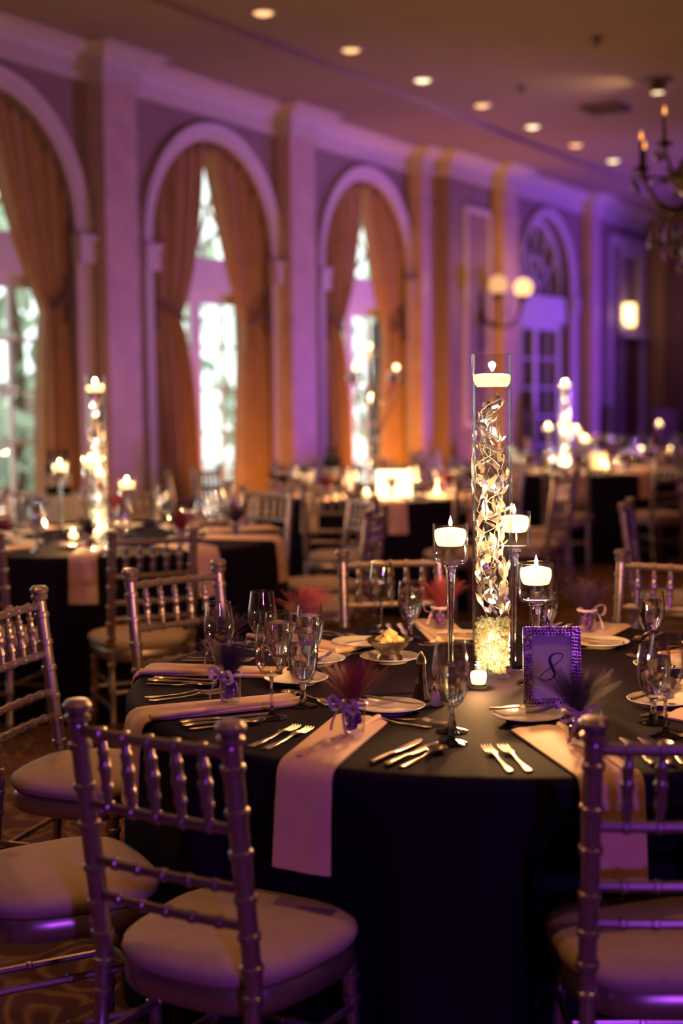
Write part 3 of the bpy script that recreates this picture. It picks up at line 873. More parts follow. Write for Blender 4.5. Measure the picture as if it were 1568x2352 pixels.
def water_kit(m, mw):
    ice = MB()
    for k, (x, y, z) in enumerate(((.010, .008, .136), (-.012, .004, .134), (.002, -.014, .132), (.004, .002, .112))):
        ice.box((x, y, z), (.020, .018, .017), Euler((k * .7, k * 1.1, k)).to_matrix())
    return Kit('water_goblet', 'goblet', [
        ('bowl', lathe_mesh('bowl', wat_o + wat_i, m), []),
        ('stem_and_foot', lathe_mesh('stem_and_foot', foot(.034, .0062, .0525), 'goblet_glass'), []),
        ('water', lathe_mesh('water', wat_w, mw), [('ice', ice.mesh('ice', 'water_clear', smooth=False))])])
WINE, WATER = wine_kit('stem_glass'), water_kit('stem_glass', 'goblet_water')
def joined(name, cat, profs, m, seg=18):
    mb = MB()
    for p in profs: mb.lathe(p, seg)
    return Kit(name, cat, [(name, mb.mesh(name, m), [])])
WINE_FAR = joined('wine_glass', 'wine glass', [wine_bowl_o, foot(.035, .0036, .0925)], 'far_glass')
WATER_FAR = joined('water_goblet', 'goblet', [wat_o, wat_w[1:], foot(.034, .0062, .0525)], 'far_glass')
PLATE = Kit('bread_plate', 'plate', [('bread_plate', lathe_mesh('bread_plate', [(0, .004), (.045, .004), (.047, .0), (.050, .003), (.066, .010), (.080, .0145), (.081, .016), (.079, .017), (.064, .0125), (.050, .0075), (0, .0075)], 'china', 40), [])])

def cutlery():
    K = {}
    # fork: tail at origin, tines toward +Y
    m = MB()
    ys = [0, .004, .02, .05, .085, .11, .122, .130]
    m.ribbon([(0, y, .0022 + .006 * max(0, (y - .08) / .05) ** 1.5) for y in ys], [.005, .0085, .0082, .0050, .0032, .0032, .0055, .0105], [.0016, .0018, .0018, .0017, .0018, .0018, .0014, .0012])
    m.ribbon([(0, y, .0082 - .004 * ((y - .13) / .015)) for y in (.130, .138, .145)], [.0105, .0118, .0118], .0012)
    for q in range(4):
        x = -.0093 + q * .0062
        m.ribbon([(x, .144, .0045), (x, .165, .0028), (x, .186, .0045), (x, .194, .0068)], [.0022, .0019, .0017, .0008], .0011, n_round=6)
    K['fork'] = Kit('dinner_fork', 'fork', [('dinner_fork', m.mesh('dinner_fork', 'silverware'), [])])
    m = MB()
    hd = MB().ribbon([(0, y, .0045) for y in (0, .004, .03, .07, .085, .09)], [.006, .0088, .0080, .0060, .0058, .0045], [.0030, .0042, .0042, .0036, .0034, .003]).mesh('handle', 'silverware')
    bl = MB().ribbon([(dx, y, .0045) for dx, y in ((0, .088), (.001, .10), (.002, .14), (.001, .18), (-.002, .205), (-.004, .214))], [.0045, .0080, .0098, .0095, .0065, .0015], [.0018, .0012, .0010, .0010, .0008, .0005]).mesh('blade', 'silverware')
    K['knife'] = Kit('dinner_knife', 'knife', [('handle', hd, []), ('blade', bl, [])])
    m = MB()
    ys = [0, .004, .02, .05, .085, .11, .122]
    m.ribbon([(0, y, .0022 + .007 * max(0, (y - .08) / .05) ** 1.5) for y in ys], [.005, .0080, .0078, .0048, .0032, .0034, .0060], .0018)
    rows = []
    for j in range(6):
        t_ = j / 5
        rows.append([(.0200 * t_ * cos(2 * pi * i / 18), .146 + .030 * t_ * sin(2 * pi * i / 18) - .003 * t_ * t_ * sin(2 * pi * i / 18) ** 3, .0012 + .0075 * t_ ** 2) for i in range(18)])
    m.grid(rows, True)
    K['spoon'] = Kit('spoon', 'spoon', [('spoon', m.mesh('spoon', 'silverware'), [])])
    m = MB().ribbon([(0, y, .003) for y in (0, .003, .03, .07)], [.004, .0065, .006, .0045], [.003, .0035, .0035, .0028])
    hd = m.mesh('handle', 'silverware')
    bl = MB().ribbon([(0, .068, .003), (.003, .085, .003), (.005, .12, .003), (.002, .15, .003), (-.002, .156, .003)], [.0045, .008, .0095, .008, .002], .0009).mesh('blade', 'silverware')
    K['butter_knife'] = Kit('butter_knife', 'butter knife', [('handle', hd, []), ('blade', bl, [])])
    return K
CUT = cutlery()

def favour_kit(col, seed):
    rnd = random.Random(seed)
    jar = lathe_mesh('jar', [(0, .002), (.021, .002), (.0235, .006), (.026, .055), (.027, .060), (.0255, .060), (.0245, .055), (.022, .008), (0, .006)], 'vase_glass', 20)
    sw = MB()
    for q in range(9):
        a = q * 2.4; r = .010 if q else 0
        sw.lathe([(0, -.009), (.007, -.006), (.009, 0), (.007, .006), (0, .009)], 8, (r * cos(a), r * sin(a), .017 + .007 * (q // 3) * 1.7))
    sw = sw.mesh('sweets', 'sweet_purple')
    rb = MB(); rb.tube([(.027 * cos(2 * pi * i / 16), .027 * sin(2 * pi * i / 16), .066) for i in range(16)], .004, 6, closed=True)
    bw = MB()
    def band(pts, w):
        rows = [[(p[0] - w[0], p[1] - w[1], p[2] - w[2]) for p in pts], [(p[0] + w[0], p[1] + w[1], p[2] + w[2]) for p in pts]]
        bw.grid(rows)
    for s in (-1, 1):
        band([(s * .046 * sin(pi * i / 10) * (1 - .1 * i / 10), -.028 - .004 * sin(2 * pi * i / 10), .066 + .016 * sin(2 * pi * i / 10)) for i in range(11)], (0, .005, .002))
        band([(s * (.006 + .020 * i / 8), -.030 - .012 * sin(i / 8 * 2.2), .064 - .054 * (i / 8)) for i in range(9)], (.004, 0, .0012))
    me_b = bw.mesh('bow', 'ribbon'); me_r = rb.mesh('ribbon', 'ribbon')
    tl = MB()
    for q in range(90):
        a = rnd.uniform(0, 2 * pi); lean = .088 * rnd.random() ** .6; h = rnd.uniform(.075, .115) * (1 - 3.0 * lean ** 1.5 * 10 * .1); w = rnd.uniform(.006, .016)
        d = Vector((cos(a), sin(a), 0)); e = Vector((-sin(a + rnd.uniform(-.8, .8)), cos(a), rnd.uniform(-.5, .5)))
        rows = []
        for j in range(6):
            u = j / 5
            c = d * (.003 + lean * u ** 1.25) + Vector((0, 0, .058 + h * (u - .18 * u * u * lean / .08)))
            k = w * (.25 + 1.5 * u * (1.0 - .86 * u ** 3)) * (1 + .2 * sin(q + j))
            rows.append([tuple(c - e * k), tuple(c + d * .004 * u), tuple(c + e * k)])
        tl.grid(rows)
    me_t = tl.mesh('tulle', col, ang=80)
    return Kit('tulle_favour', 'party favour', [('jar', jar, [('sweets', sw)]), ('tulle', me_t, []), ('ribbon', me_r, [('bow', me_b)])])
FAV = {'wine': favour_kit('tulle_wine', 3), 'plum': favour_kit('tulle_plum', 5)}

def napkin_mesh(seed, drop=.205, inner=.37, skew=0.0, width=.066):
    """local frame: origin on the table edge, +Y toward the table centre, -Z drop outside"""
    rnd = random.Random(seed)
    path = []
    for q in range(9): path.append((inner * (1 - q / 8), .0))
    cx = [(inner, 0)]
    pts = [(inner * (1 - q / 8), 0.0) for q in range(8)] + [(.018, 0.0), (.004, -.0015), (-.006, -.006), (-.012, -.014), (-.0155, -.026), (-.017, -.05)] + [(-.019 - .010 * q / 6, -.05 - (drop - .05) * q / 6) for q in range(1, 7)]
    n = len(pts); rows = []
    for layer in range(2):
        for sgn in (0, 1):
            pass
    mb = MB()
    top = []; bot = []
    for i, (y, z) in enumerate(pts):
        a = pts[max(i - 1, 0)]; b = pts[min(i + 1, n - 1)]
        ty, tz = b[0] - a[0], b[1] - a[1]; L = hypot(ty, tz) or 1
        ny, nz = tz / L, -ty / L       # outward normal
        sx = skew * max(y, 0) / inner
        rt, rb_ = [], []
        for k in range(9):
            u = k / 8 * 2 - 1
            wob = .0016 * sin(u * 5 + i * .35 + seed) + .0030 * (1 - u * u) * (1 if y > .03 else .5)
            th = .009 + wob
            if abs(u) > .99: th *= .55
            wv = width * (1 - .06 * sin(i / n * pi))
            rt.append((sx + u * wv, y + ny * th, z + nz * th + .0005))
            rb_.append((sx + u * wv, y + ny * .0008, z + nz * .0008 + .0005))
        top.append(rt); bot.append(rb_)
    mb.grid(top); mb.grid([r[::-1] for r in bot])
    for i in range(n - 1):
        for r0, k in ((0, 0), (0, 8)):
            q = [top[i][k], top[i + 1][k], bot[i + 1][k], bot[i][k]]
            mb.add(q, [(0, 1, 2, 3) if k == 8 else (3, 2, 1, 0)])
    for e in (0, n - 1):
        mb.add(top[e] + bot[e], [tuple(range(9)) + tuple(range(17, 8, -1))])
    # rolled folds at the inner end and side
    mb.tube([(skew + width * .93 * (1 - .04 * q), inner * q / 8 + .004, .0085 + .002 * sin(q)) for q in range(9)], .0085, 8)
    return mb.mesh('folded_napkin', 'napkin_cloth', ang=60)

# ------------------------------------------------------------------ candles and vase
def candle(label, loc, r, h, energy, group='floating candles', seed=0, small=False):
    t = thing('floating_candle' if r > .021 else 'votive_candle', label, 'candle', loc, 0, group)
    MB().lathe([(0, 0), (r * .80, .0), (r * .92, h * .22), (r, h * .55), (r * .985, h * .86), (r * .88, h * .97), (r * .55, h * 1.04), (r * .25, h * 1.02), (0, h * 1.0)], 32).build('wax', 'wax', t)
    MB().tube([(0, 0, h * .98), (.001, 0, h + .010)], .0010, 6).build('wick', 'wick', t)
    s = .78 if not small else .62
    MB().lathe([(0, 0), (.0035 * s, .003 * s), (.0062 * s, .009 * s), (.0058 * s, .015 * s), (.0028 * s, .024 * s), (0, .034 * s)], 14, (.0006, 0, h + .006)).build('flame', 'flame_glow', t)
    bulb('candle_light', (loc[0], loc[1], loc[2] + h + .024), energy * 2.2, FLAME, .009)
    bulb('wax_fill_lamp', (loc[0], loc[1], loc[2] + h * .72), energy * .055, (1.0, .60, .28), r * .25)  # extra lamp added inside the wax so its sides light up
    return t

def holder_kit(H):
    rb, hb = .0425, .098
    z0 = H - hb
    bowl = [(.0, z0), (.020, z0), (.036, z0 + .004), (.0415, z0 + .012), (.0425, z0 + .022), (.0430, H), (.0410, H), (.0405, z0 + .022), (.039, z0 + .014), (.033, z0 + .008), (0, z0 + .007)]
    wat = [(0, z0 + .0075), (.0325, z0 + .0085), (.0385, z0 + .0145), (.0402, z0 + .024), (.0403, z0 + .050), (0, z0 + .050)]
    stem = [(0, 0), (.044, 0), (.045, .003), (.030, .008), (.014, .015), (.0075, .03), (.0062, .06), (.0075, z0 * .55), (.0105, z0 * .85), (.0135, z0 - .012), (.020, z0 - .001), (0, z0 - .0005)]
    return Kit('candle_holder', 'candle holder', [('bowl', lathe_mesh('bowl', bowl, 'vase_glass', 36), [('water', lathe_mesh('water', wat, 'water_clear', 32))]),
                                                   ('stem_and_foot', lathe_mesh('stem_and_foot', stem, 'goblet_glass', 28), [])])

LEAFM = MB()
LEAFM.grid([[(x * w, y, -.30 * (x * w) ** 2 * 40 * .01 + z) for x in (-1, -.5, 0, .5, 1)] for y, w, z in ((0, .0008, 0), (.007, .0042, .0006), (.016, .0070, .002), (.025, .0060, .003), (.033, .0028, .0025), (.039, .0003, .001))])
LEAFM = LEAFM.mesh('leaf', 'leaf_silver', ang=80)

def garland(label, loc, z0, z1, R, n, separate, seed, group):
    rnd = random.Random(seed)
    t = thing('silver_leaf_garland', label, 'garland', loc, 0, group)
    stems = MB(); M = MB()
    P = []
    for b in range(8):
        pts = []
        ph = rnd.uniform(0, 6)
        for q in range(40):
            u = q / 39
            a = ph + u * (9 + 2.3 * b) * (1 if b % 2 else -1) + b * 2.1; r = R * (.30 + .62 * abs(sin(u * 9 + b * 1.7))) * (1 + .08 * sin(q * 2.3 + b)); a += .5 * sin(q * 1.1 + b * 2)
            pts.append(Vector((r * cos(a), r * sin(a), z0 + (z1 - z0) * (u * .98 + .01))))
        if b < 5: stems.tube(pts, .0010, 5)
        P.append(pts)
    stems.build('stem', 'twig', t)
    for i in range(n):
        pts = P[i % 8]; q = rnd.randrange(0, 38)
        p = pts[q].lerp(pts[q + 1], rnd.random())
        a = rnd.uniform(0, 2 * pi); tilt = rnd.uniform(.1, 1.3)
        d = Vector((cos(a) * sin(tilt), sin(a) * sin(tilt), cos(tilt)))
        tip = p + d * .034
        k = hypot(tip.x, tip.y)
        if k > R * .97:
            d = (Vector((tip.x * R * .95 / k, tip.y * R * .95 / k, tip.z)) - p).normalized()
        e = d.to_track_quat('Y', 'Z').to_euler(); 
        rot = (d.to_track_quat('Y', 'Z') @ Euler((0, rnd.uniform(0, 6.28), 0)).to_quaternion())
        sc = rnd.uniform(.75, 1.25)
        if (p + d * .034 * sc).xy.length > R: sc = .8
        if separate:
            o = put('leaf', LEAFM, t, p); o.rotation_mode = 'QUATERNION'; o.rotation_quaternion = rot; o.scale = (sc, sc, sc)
        else:
            mm = Matrix.Translation(p) @ rot.to_matrix().to_4x4()
            M.add([mm @ (Vector(v.co) * sc) for v in LEAFM.vertices], [tuple(f.vertices) for f in LEAFM.polygons])
    if not separate:
        M.build('leaves', 'leaf_silver', t, ang=80)
    return t

VH, VR = .815, .0508
def vase(label, loc, group, main, where, energy=1.0, fl=3.0):
    t = thing('cylinder_vase', label, 'vase', loc, 0, group)
    g = MB().lathe([(0, 0), (VR - .001, 0), (VR, .003), (VR, VH - .001), (VR - .001, VH), (VR - .0028, VH - .001), (VR - .0028, .016), (VR - .006, .012), (0, .012)], 56 if main else 28).build('glass', 'vase_glass', t)
    rw = VR - .0032
    MB().lathe([(0, .0125), (rw, .0165), (rw, VH - .075), (0, VH - .075)], 48 if main else 24).build('water', 'water_clear', t)
    rnd = random.Random(11)
    bd = MB(); n = 0
    for q in range(1100 if main else 260):
        a = rnd.uniform(0, 2 * pi); ring = .0425 * (rnd.random() ** (.35 if main else .12)); zz = .018 + .126 * rnd.random() + .006 * sin(a * 3)
        r = rnd.uniform(.0036, .0054)
        bd.lathe([(0, -r), (r * .72, -r * .7), (r, 0), (r * .72, r * .7), (0, r)], 6, (ring * cos(a), ring * sin(a), zz))
    o = bd.build('gel_beads', 'gel_bead', t, ang=180); o['kind'] = 'stuff'; o['label'] = 'pale yellow gel beads'
    garland('silver leaved branches coiled inside the tall vase %s' % where, loc, .150, VH - .105, VR - .006, 270 if main else 70, main, 5, 'silver leaf branches in the vases')
    candle('cream candle floating atop the tall vase %s' % where, (loc[0], loc[1], loc[2] + VH - .082), VR - .0045, .032, fl, 'floating candles')
    for z in (.045, .10) if main else (.07,):
        bulb('vase_base_light', (loc[0], loc[1], loc[2] + z), energy, (1.0, .86, .50), .02)
    for z in (.20, .34, .48, .62):
        bulb('vase_fill_lamp', (loc[0], loc[1], loc[2] + z), energy * .10, (1.0, .90, .76), .012)  # unseen point lamps added up the vase to brighten its leaves
    return t

def votive(label, lc, loc, energy, group):
    t = thing('votive_holder', label, 'candle holder', loc, 0, group)
    MB().lathe([(0, 0), (.021, 0), (.0225, .002), (.0245, .058), (.0245, .060), (.0230, .060), (.0212, .010), (0, .009)], 24).build('glass_cup', 'vase_glass', t)
    candle(lc, (loc[0], loc[1], loc[2] + .0095), .0200, .030, energy, group, small=True)
    return t

# ------------------------------------------------------------------ MAIN TABLE
TX, TY = -1.403, 3.254
ZT = 0.751
table_at(TX, TY, 'round table hidden under the nearest navy cloth', 'large dark navy tablecloth of the nearest table, framed number on it', 1, 1, ((RAD(-95.5), .815, 0), (RAD(-47), .715, 0), (RAD(-124), .90, 0)))
VX, VY = -1.427, 3.298
vase('tall slim glass vase of silver leaves on the nearest table', (VX, VY, ZT), 'tall centrepiece vases', True, 'on the nearest table', 1.2, 9.0)
for (x, y, H, lb) in ((-1.450, 3.098, .405, 'tall stemmed glass candle holder left of the nearest vase'),
                      (-1.295, 3.262, .300, 'short stemmed glass candle holder right of the nearest vase'),
                      (-1.420, 3.423, .410, 'tall stemmed glass candle holder half hidden behind the nearest vase')):
    holder_kit(H).make(lb, (x, y, ZT), 0, 'stemmed candle holders on the nearest table')
    candle('cream floating candle in the ' + lb.replace(' glass candle holder', ' holder'), (x, y, ZT + H - .098 + .046), .0385, .040, 10.0)
votive('low glass votive cup in front of the nearest vase', 'small lit candle in the votive cup before the nearest vase', (-1.400, 3.151, ZT), 3.5, 'votives on the nearest table')
votive('low glass votive cup behind the framed number', 'small lit candle in the votive cup behind the framed number', (-1.300, 3.395, ZT), 3.5, 'votives on the nearest table')

def number_frame():
    L, Rr = Vector((-1.216, 3.003)), Vector((-1.108, 3.058))
    c = (L + Rr) / 2; rz = atan2(Rr.y - L.y, Rr.x - L.x)
    t = thing('table_number_frame', 'jewelled picture frame holding the table number 8', 'picture frame', (c.x, c.y, ZT), rz)
    tilt = Matrix.Rotation(RAD(-9), 3, 'X'); w, h, b = .132, .184, .021
    T = lambda p: tuple(tilt @ Vector(p))
    fr = MB()
    for s in (-1, 1):
        fr.box(T((s * (w - b) / 2, 0, h / 2)), (b, .010, h), tilt)
        fr.box(T((0, 0, h / 2 + s * (h - b) / 2)), (w - 2 * b + .001, .0098, b), tilt)
    fr.build('frame_border', 'bead_metal', t, smooth=False)
    MB().box(T((0, .004, h / 2)), (w - 2 * b + .004, .002, h - 2 * b + .004), tilt).build('card', 'paper', t, smooth=False)
    bm = MB(); pm = MB(); rnd = random.Random(2)
    for row in range(3):
        o = b * (.17 + .33 * row)
        ww, hh = w - 2 * o, h - 2 * o
        per = 2 * (ww + hh); n = int(per / .0078)
        for i in range(n):
            d_ = per * i / n + row * .004
            d_ %= per
            if d_ < ww: x, z = -ww / 2 + d_, o
            elif d_ < ww + hh: x, z = ww / 2, o + d_ - ww
            elif d_ < 2 * ww + hh: x, z = ww / 2 - (d_ - ww - hh), h - o
            else: x, z = -ww / 2, h - o - (d_ - 2 * ww - hh)
            r = .0038 * rnd.uniform(.85, 1.25)
            tgt = pm if rnd.random() < .10 else bm
            tgt.lathe([(0, -r), (r * .75, -r * .66), (r, 0), (r * .75, r * .66), (0, r)], 7, T((x, -.006, z)))
    o = bm.build('jewel_studs', 'bead_metal', t, ang=180); o['kind'] = 'stuff'
    o = pm.build('pearls', 'pearl', t, ang=180); o['kind'] = 'stuff'
    MB().lathe([(0, 0), (.006, .004), (.005, .014), (.002, .022), (0, .026)], 10, T((-.01, 0, h))).build('finial', 'pewter', t)
    # calligraphic figure 8: one flowing stroke, thick on the diagonal
    st = MB(); rows = [[], []]
    N = 72
    def p8(u):
        a = 2 * pi * u
        z = cos(a); x = sin(2 * a) * .5
        sx, sz = .0300, .031
        return Vector((x * sx * (1.05 if z < 0 else .92) + z * .0150, z * sz))
    for i in range(N + 1):
        u = i / N
        p = p8(u); q = p8((u + 1e-3) % 1.0) - p8((u - 1e-3) % 1.0); q.normalize()
        nn = Vector((-q.y, q.x))
        thick = .0008 + .0030 * max(0.0, -sin(2 * pi * u)) ** 1.6
        rows[0].append(T(((p + nn * thick).x, .0024, h * .50 + (p + nn * thick).y)))
        rows[1].append(T(((p - nn * thick).x, .0024, h * .50 + (p - nn * thick).y)))
    st.grid(rows)
    o = st.build('number_eight', 'ink', t, smooth=False)
    md = o.modifiers.new('thick', 'SOLIDIFY'); md.thickness = .0006; md.offset = 0
    MB().box(tuple(Vector((0, .066, .058))), (.03, .003, .125), Matrix.Rotation(RAD(28), 3, 'X')).build('easel_back', 'dark_wood', t, smooth=False)
number_frame()

# butter dish on saucer, shaker
o = PLATE.make('white saucer under the silver butter bowl', (-1.749, 3.352, ZT), 0, 'white side plates')
bl = thing('butter_bowl', 'small silver bowl of butter curls on a saucer', 'bowl', (-1.749, 3.352, ZT + .0078))
MB().lathe([(0, 0), (.036, 0), (.034, .006), (.026, .014), (.030, .022), (.046, .034), (.060, .048), (.064, .053), (.062, .054), (.044, .037), (.026, .027), (0, .025)], 36).build('bowl', 'silverware', bl)
for k in range(5):
    a = k * 2 * pi / 4; r = .022 if k < 4 else 0
    zz = .040 if k < 4 else .056
    m = MB()
    rows = []
    for j in range(9):
        u = j / 8; rr = .019 * (sin(pi * min(u * 1.05, 1)) ** .7) + .001
        rows.append([((rr * (1 + .16 * sin(5 * 2 * pi * i / 20 + j))) * cos(2 * pi * i / 20), (rr * (1 + .16 * sin(5 * 2 * pi * i / 20 + j))) * sin(2 * pi * i / 20), .032 * u - .006) for i in range(20)])
    m.grid(rows, True)
    b_ = m.build('butter_curl', 'butter', None, loc=(-1.749 + r * cos(a), 3.352 + r * sin(a), ZT + .0078 + zz))
    tag(b_, 'yellow butter curls heaped in the silver bowl', 'butter', 'butter curls in the silver bowl')
sh = thing('salt_shaker', 'tall tapered metal shaker beside the front wine glass', 'shaker', (-1.460, 2.956, ZT))
MB().lathe([(0, 0), (.022, 0), (.0225, .006), (.018, .018), (.0135, .04), (.0115, .07), (.0110, .088), (0, .088)], 8).build('body', 'pewter', sh, smooth=False)
MB().lathe([(.0115, .088), (.0118, .094), (.0095, .104), (.005, .112), (.002, .117), (0, .118)], 16).build('cap', 'silverware', sh)
sh2 = thing('pepper_shaker', 'low white pepper shaker behind the front wine glass', 'shaker', (-1.405, 2.930, ZT))
MB().lathe([(0, 0), (.018, 0), (.019, .004), (.016, .018), (.0145, .034), (0, .034)], 12).build('body', 'china', sh2)
MB().lathe([(.0148, .034), (.015, .040), (.010, .048), (0, .050)], 12).build('cap', 'silverware', sh2)

# place settings: angle, name phrase, favour colour and measured tweaks (angle offset, radius)
SETS = [
    dict(a=-90, w='front left setting', fav='wine', wine=(15.5, .657), water=(14, .553), plate=(-9.3, .438), nap=(-.3, -.045)),
    dict(a=-53, w='front right setting', fav='plum', wine=(19, .66), water=(24.6, .557), plate=(-4.1, .440), nap=(0, -.01)),
    dict(a=-17, w='setting at the right picture edge', fav='wine', plate=(6, .465)),
    dict(a=18, w='setting beyond the right picture edge', fav='plum'),
    dict(a=54, w='far right setting', fav='wine', wine=(6, .78), water=(11.7, .581)),
    dict(a=90, w='far setting behind the framed number', fav='plum', plate=(-8.4, .570)),
    dict(a=126, w='far setting behind the butter bowl', fav='wine', wine=(13.3, .771), water=(10.3, .627), plate=(-3.3, .578)),
    dict(a=162, w='far left setting', fav='wine', wine=(35.5, .600), water=(30, .487), plate=(-8.3, .59)),
    dict(a=-161, w='second left setting', fav='plum', wine=(15.6, .686), water=(6.4, .543), plate=(-17, .510)),
    dict(a=-127, w='near left setting', fav='plum', wine=(12.7, .668), water=(6.6, .546), plate=(-21.5, .497)),
]
def at_polar(cx, cy_, ang, r, z): 
    a = RAD(ang); return (cx + r * cos(a), cy_ + r * sin(a), z)
NAPS = {k: napkin_mesh(k, skew=sk) for k, sk in ((0, -.085), (1, -.03), (2, .0), (3, -.05))}
def setting(cx, cy_, s, main, where, grp, seed=0):
    a = s['a']; w = s['w']
    rnd = random.Random(int(a * 7) + seed)
    head = RAD(a) + pi / 2       # local +Y points to the table centre
    ca, sa = cos(RAD(a)), sin(RAD(a))
    fy = Vector((-ca, -sa)); fx = Vector((fy.y, -fy.x))
    def loc(x, y, z=ZT): return (cx + ca * TR + fx.x * x + fy.x * y, cy_ + sa * TR + fx.y * x + fy.y * y, z)
    wo, ho = (WINE, WATER) if main else (WINE_FAR, WATER_FAR)
    def lb(txt, single): return (txt + ', ' + w) if main else single
    da, r = s.get('wine', (14, .665)); wo.make(lb('empty clear wine glass', 'empty wine glass on %s' % where), at_polar(cx, cy_, a + da, r, ZT), 0, grp + ' wine glasses')
    da, r = s.get('water', (8, .55)); ho.make(lb('goblet of iced water', 'filled water goblet on %s' % where), at_polar(cx, cy_, a + da, r, ZT), rnd.uniform(0, 6), grp + ' goblets')
    da, r = s.get('plate', (-10, .47)); pp = at_polar(cx, cy_, a + da, r, ZT)
    PLATE.make(lb('white bread plate', 'white bread plate on %s' % where), pp, 0, grp + ' plates')
    nx = s.get('nap', (0, 0))
    nk = put('folded_napkin', NAPS[0 if nx[1] < -.04 else (1 if nx[1] else 2)] if main else NAPS[2], None, loc(0, -.007), (0, 0, head))
    tag(nk, lb('peach napkin folded over the table edge', 'peach napkin hanging over the edge of %s' % where), 'napkin', grp + ' napkins')
    FAV[s.get('fav', 'plum')].make(lb('%s tulle favour in a jar' % ('wine red' if s.get('fav') == 'wine' else 'dark plum'), 'tulle topped favour on %s' % where), loc(nx[1] * .5 + .006, .205, ZT + .0125), head + rnd.uniform(-.5, .5), grp + ' favours')
    if main:
        CUT['butter_knife'].make('butter knife across the bread plate, ' + w, (pp[0] - fx.x * .078 + fy.x * .03, pp[1] - fx.y * .078 + fy.y * .03, ZT + .0185), head - pi / 2 + rnd.uniform(-.12, .12), grp + ' butter knives', rot=(RAD(0), 0, head - pi / 2 + rnd.uniform(-.12, .12)))
        CUT['fork'].make('outer fork left of the napkin, ' + w, loc(-.175, .052, ZT), head + RAD(1), grp + ' forks')
        CUT['fork'].make('inner fork left of the napkin, ' + w, loc(-.138, .050, ZT), head + RAD(2), grp + ' forks')
        CUT['knife'].make('inner knife right of the napkin, ' + w, loc(.108, .050, ZT), head + RAD(-2), grp + ' knives')
        CUT['knife'].make('outer knife right of the napkin, ' + w, loc(.142, .046, ZT), head + RAD(-3), grp + ' knives')
        CUT['spoon'].make('soup spoon right of the knives, ' + w, loc(.172, .052, ZT), head + RAD(-3), grp + ' spoons')
        CUT['spoon'].make('dessert spoon above the napkin, ' + w, loc(.085, .372, ZT), head + RAD(88), grp + ' dessert spoons')
        CUT['fork'].make('dessert fork above the napkin, ' + w, loc(-.085, .405, ZT), head + RAD(-86), grp + ' dessert forks')
for i, s in enumerate(SETS):
    setting(TX, TY, s, True, '', 'nearest table')

CH = 'chairs around the nearest table'
for ang, r, tw, lb in ((-95.5, 1.04, 3.5, 'silver bamboo style chair at front left, back to the camera'),
                       (-47, .935, -13.5, 'silver bamboo style chair cut by the right edge in front'),
                       (-124, 1.13, 0, 'silver chair at the left edge, ivory seat beside the front left chair'),
                       (-168, 1.14, 0, 'silver chair at the left edge with its tall back rails in profile'),
                       (160, 1.185, 0, 'silver chair behind the left glasses, back rail tilted up to the right'),
                       (127.5, 1.24, 0, 'silver chair across the table left of the candle holders'),
                       (89.5, 1.24, 0, 'silver chair across the table at the right picture edge'),
                       (54, 1.2, 0, 'silver chair beyond the right picture edge, far side'),
                       (18, 1.12, 0, 'silver chair beyond the right picture edge, middle'),
                       (-17, 1.12, 0, 'silver chair beyond the right picture edge, near side')):
    chair_at(TX, TY, ang, r, tw, lb, CH)

# ------------------------------------------------------------------ BACKGROUND TABLES
def bg_table(cx, cy_, where, seed, angs, chair_r, centre, off=0.0, n=10):
    table_at(cx, cy_, 'round table hidden under the navy cloth of %s' % where, 'dark navy tablecloth of %s' % where, seed, 0)
    for k in range(n):
        a = off + 360 / n * k
        setting(cx, cy_, dict(a=a, w='', fav='wine' if k % 2 else 'plum'), False, where, where.replace('the ', ''), seed)
    for a, tw, lb in angs:
        chair_at(cx, cy_, a, chair_r, tw, lb or 'silver chair with ivory cushion at %s' % where, 'chairs at ' + where)
def cluster(cx, cy_, where, hs, vs, e=1.6):
    for k, (dx, dy, H) in enumerate(hs):
        holder_kit(H).make('stemmed glass candle holder on %s' % where, (cx + dx, cy_ + dy, ZT), 0, 'candle holders on ' + where)
        candle('floating candle in a stemmed holder on %s' % where, (cx + dx, cy_ + dy, ZT + H - .052), .0385, .030, e, 'candles in holders on ' + where)
    for dx, dy in vs:
        votive('votive cup on %s' % where, 'lit votive candle on %s' % where, (cx + dx, cy_ + dy, ZT), e * .5, 'votives on ' + where)

W2 = 'the left background table'
bg_table(-4.58, 5.66, W2, 21, [(a, 0, None) for a in (15, 51, 87, 123, 159, 195, 231, 285)] + [(-44, 6, 'silver chair turned to the left background table, orange lit ivory seat')], 1.18, None, 15)
vase('tall lit leaf filled vase on the left background table', (-4.60, 5.64, ZT), 'tall centrepiece vases', False, 'on the left background table', 5.0, 9.0)
cluster(-4.60, 5.64, W2, ((-.16, -.10, .39), (.06, -.12, .41), (.17, .02, .30)), ((.02, -.22), (.14, -.20), (-.10, .15)), 5.0)

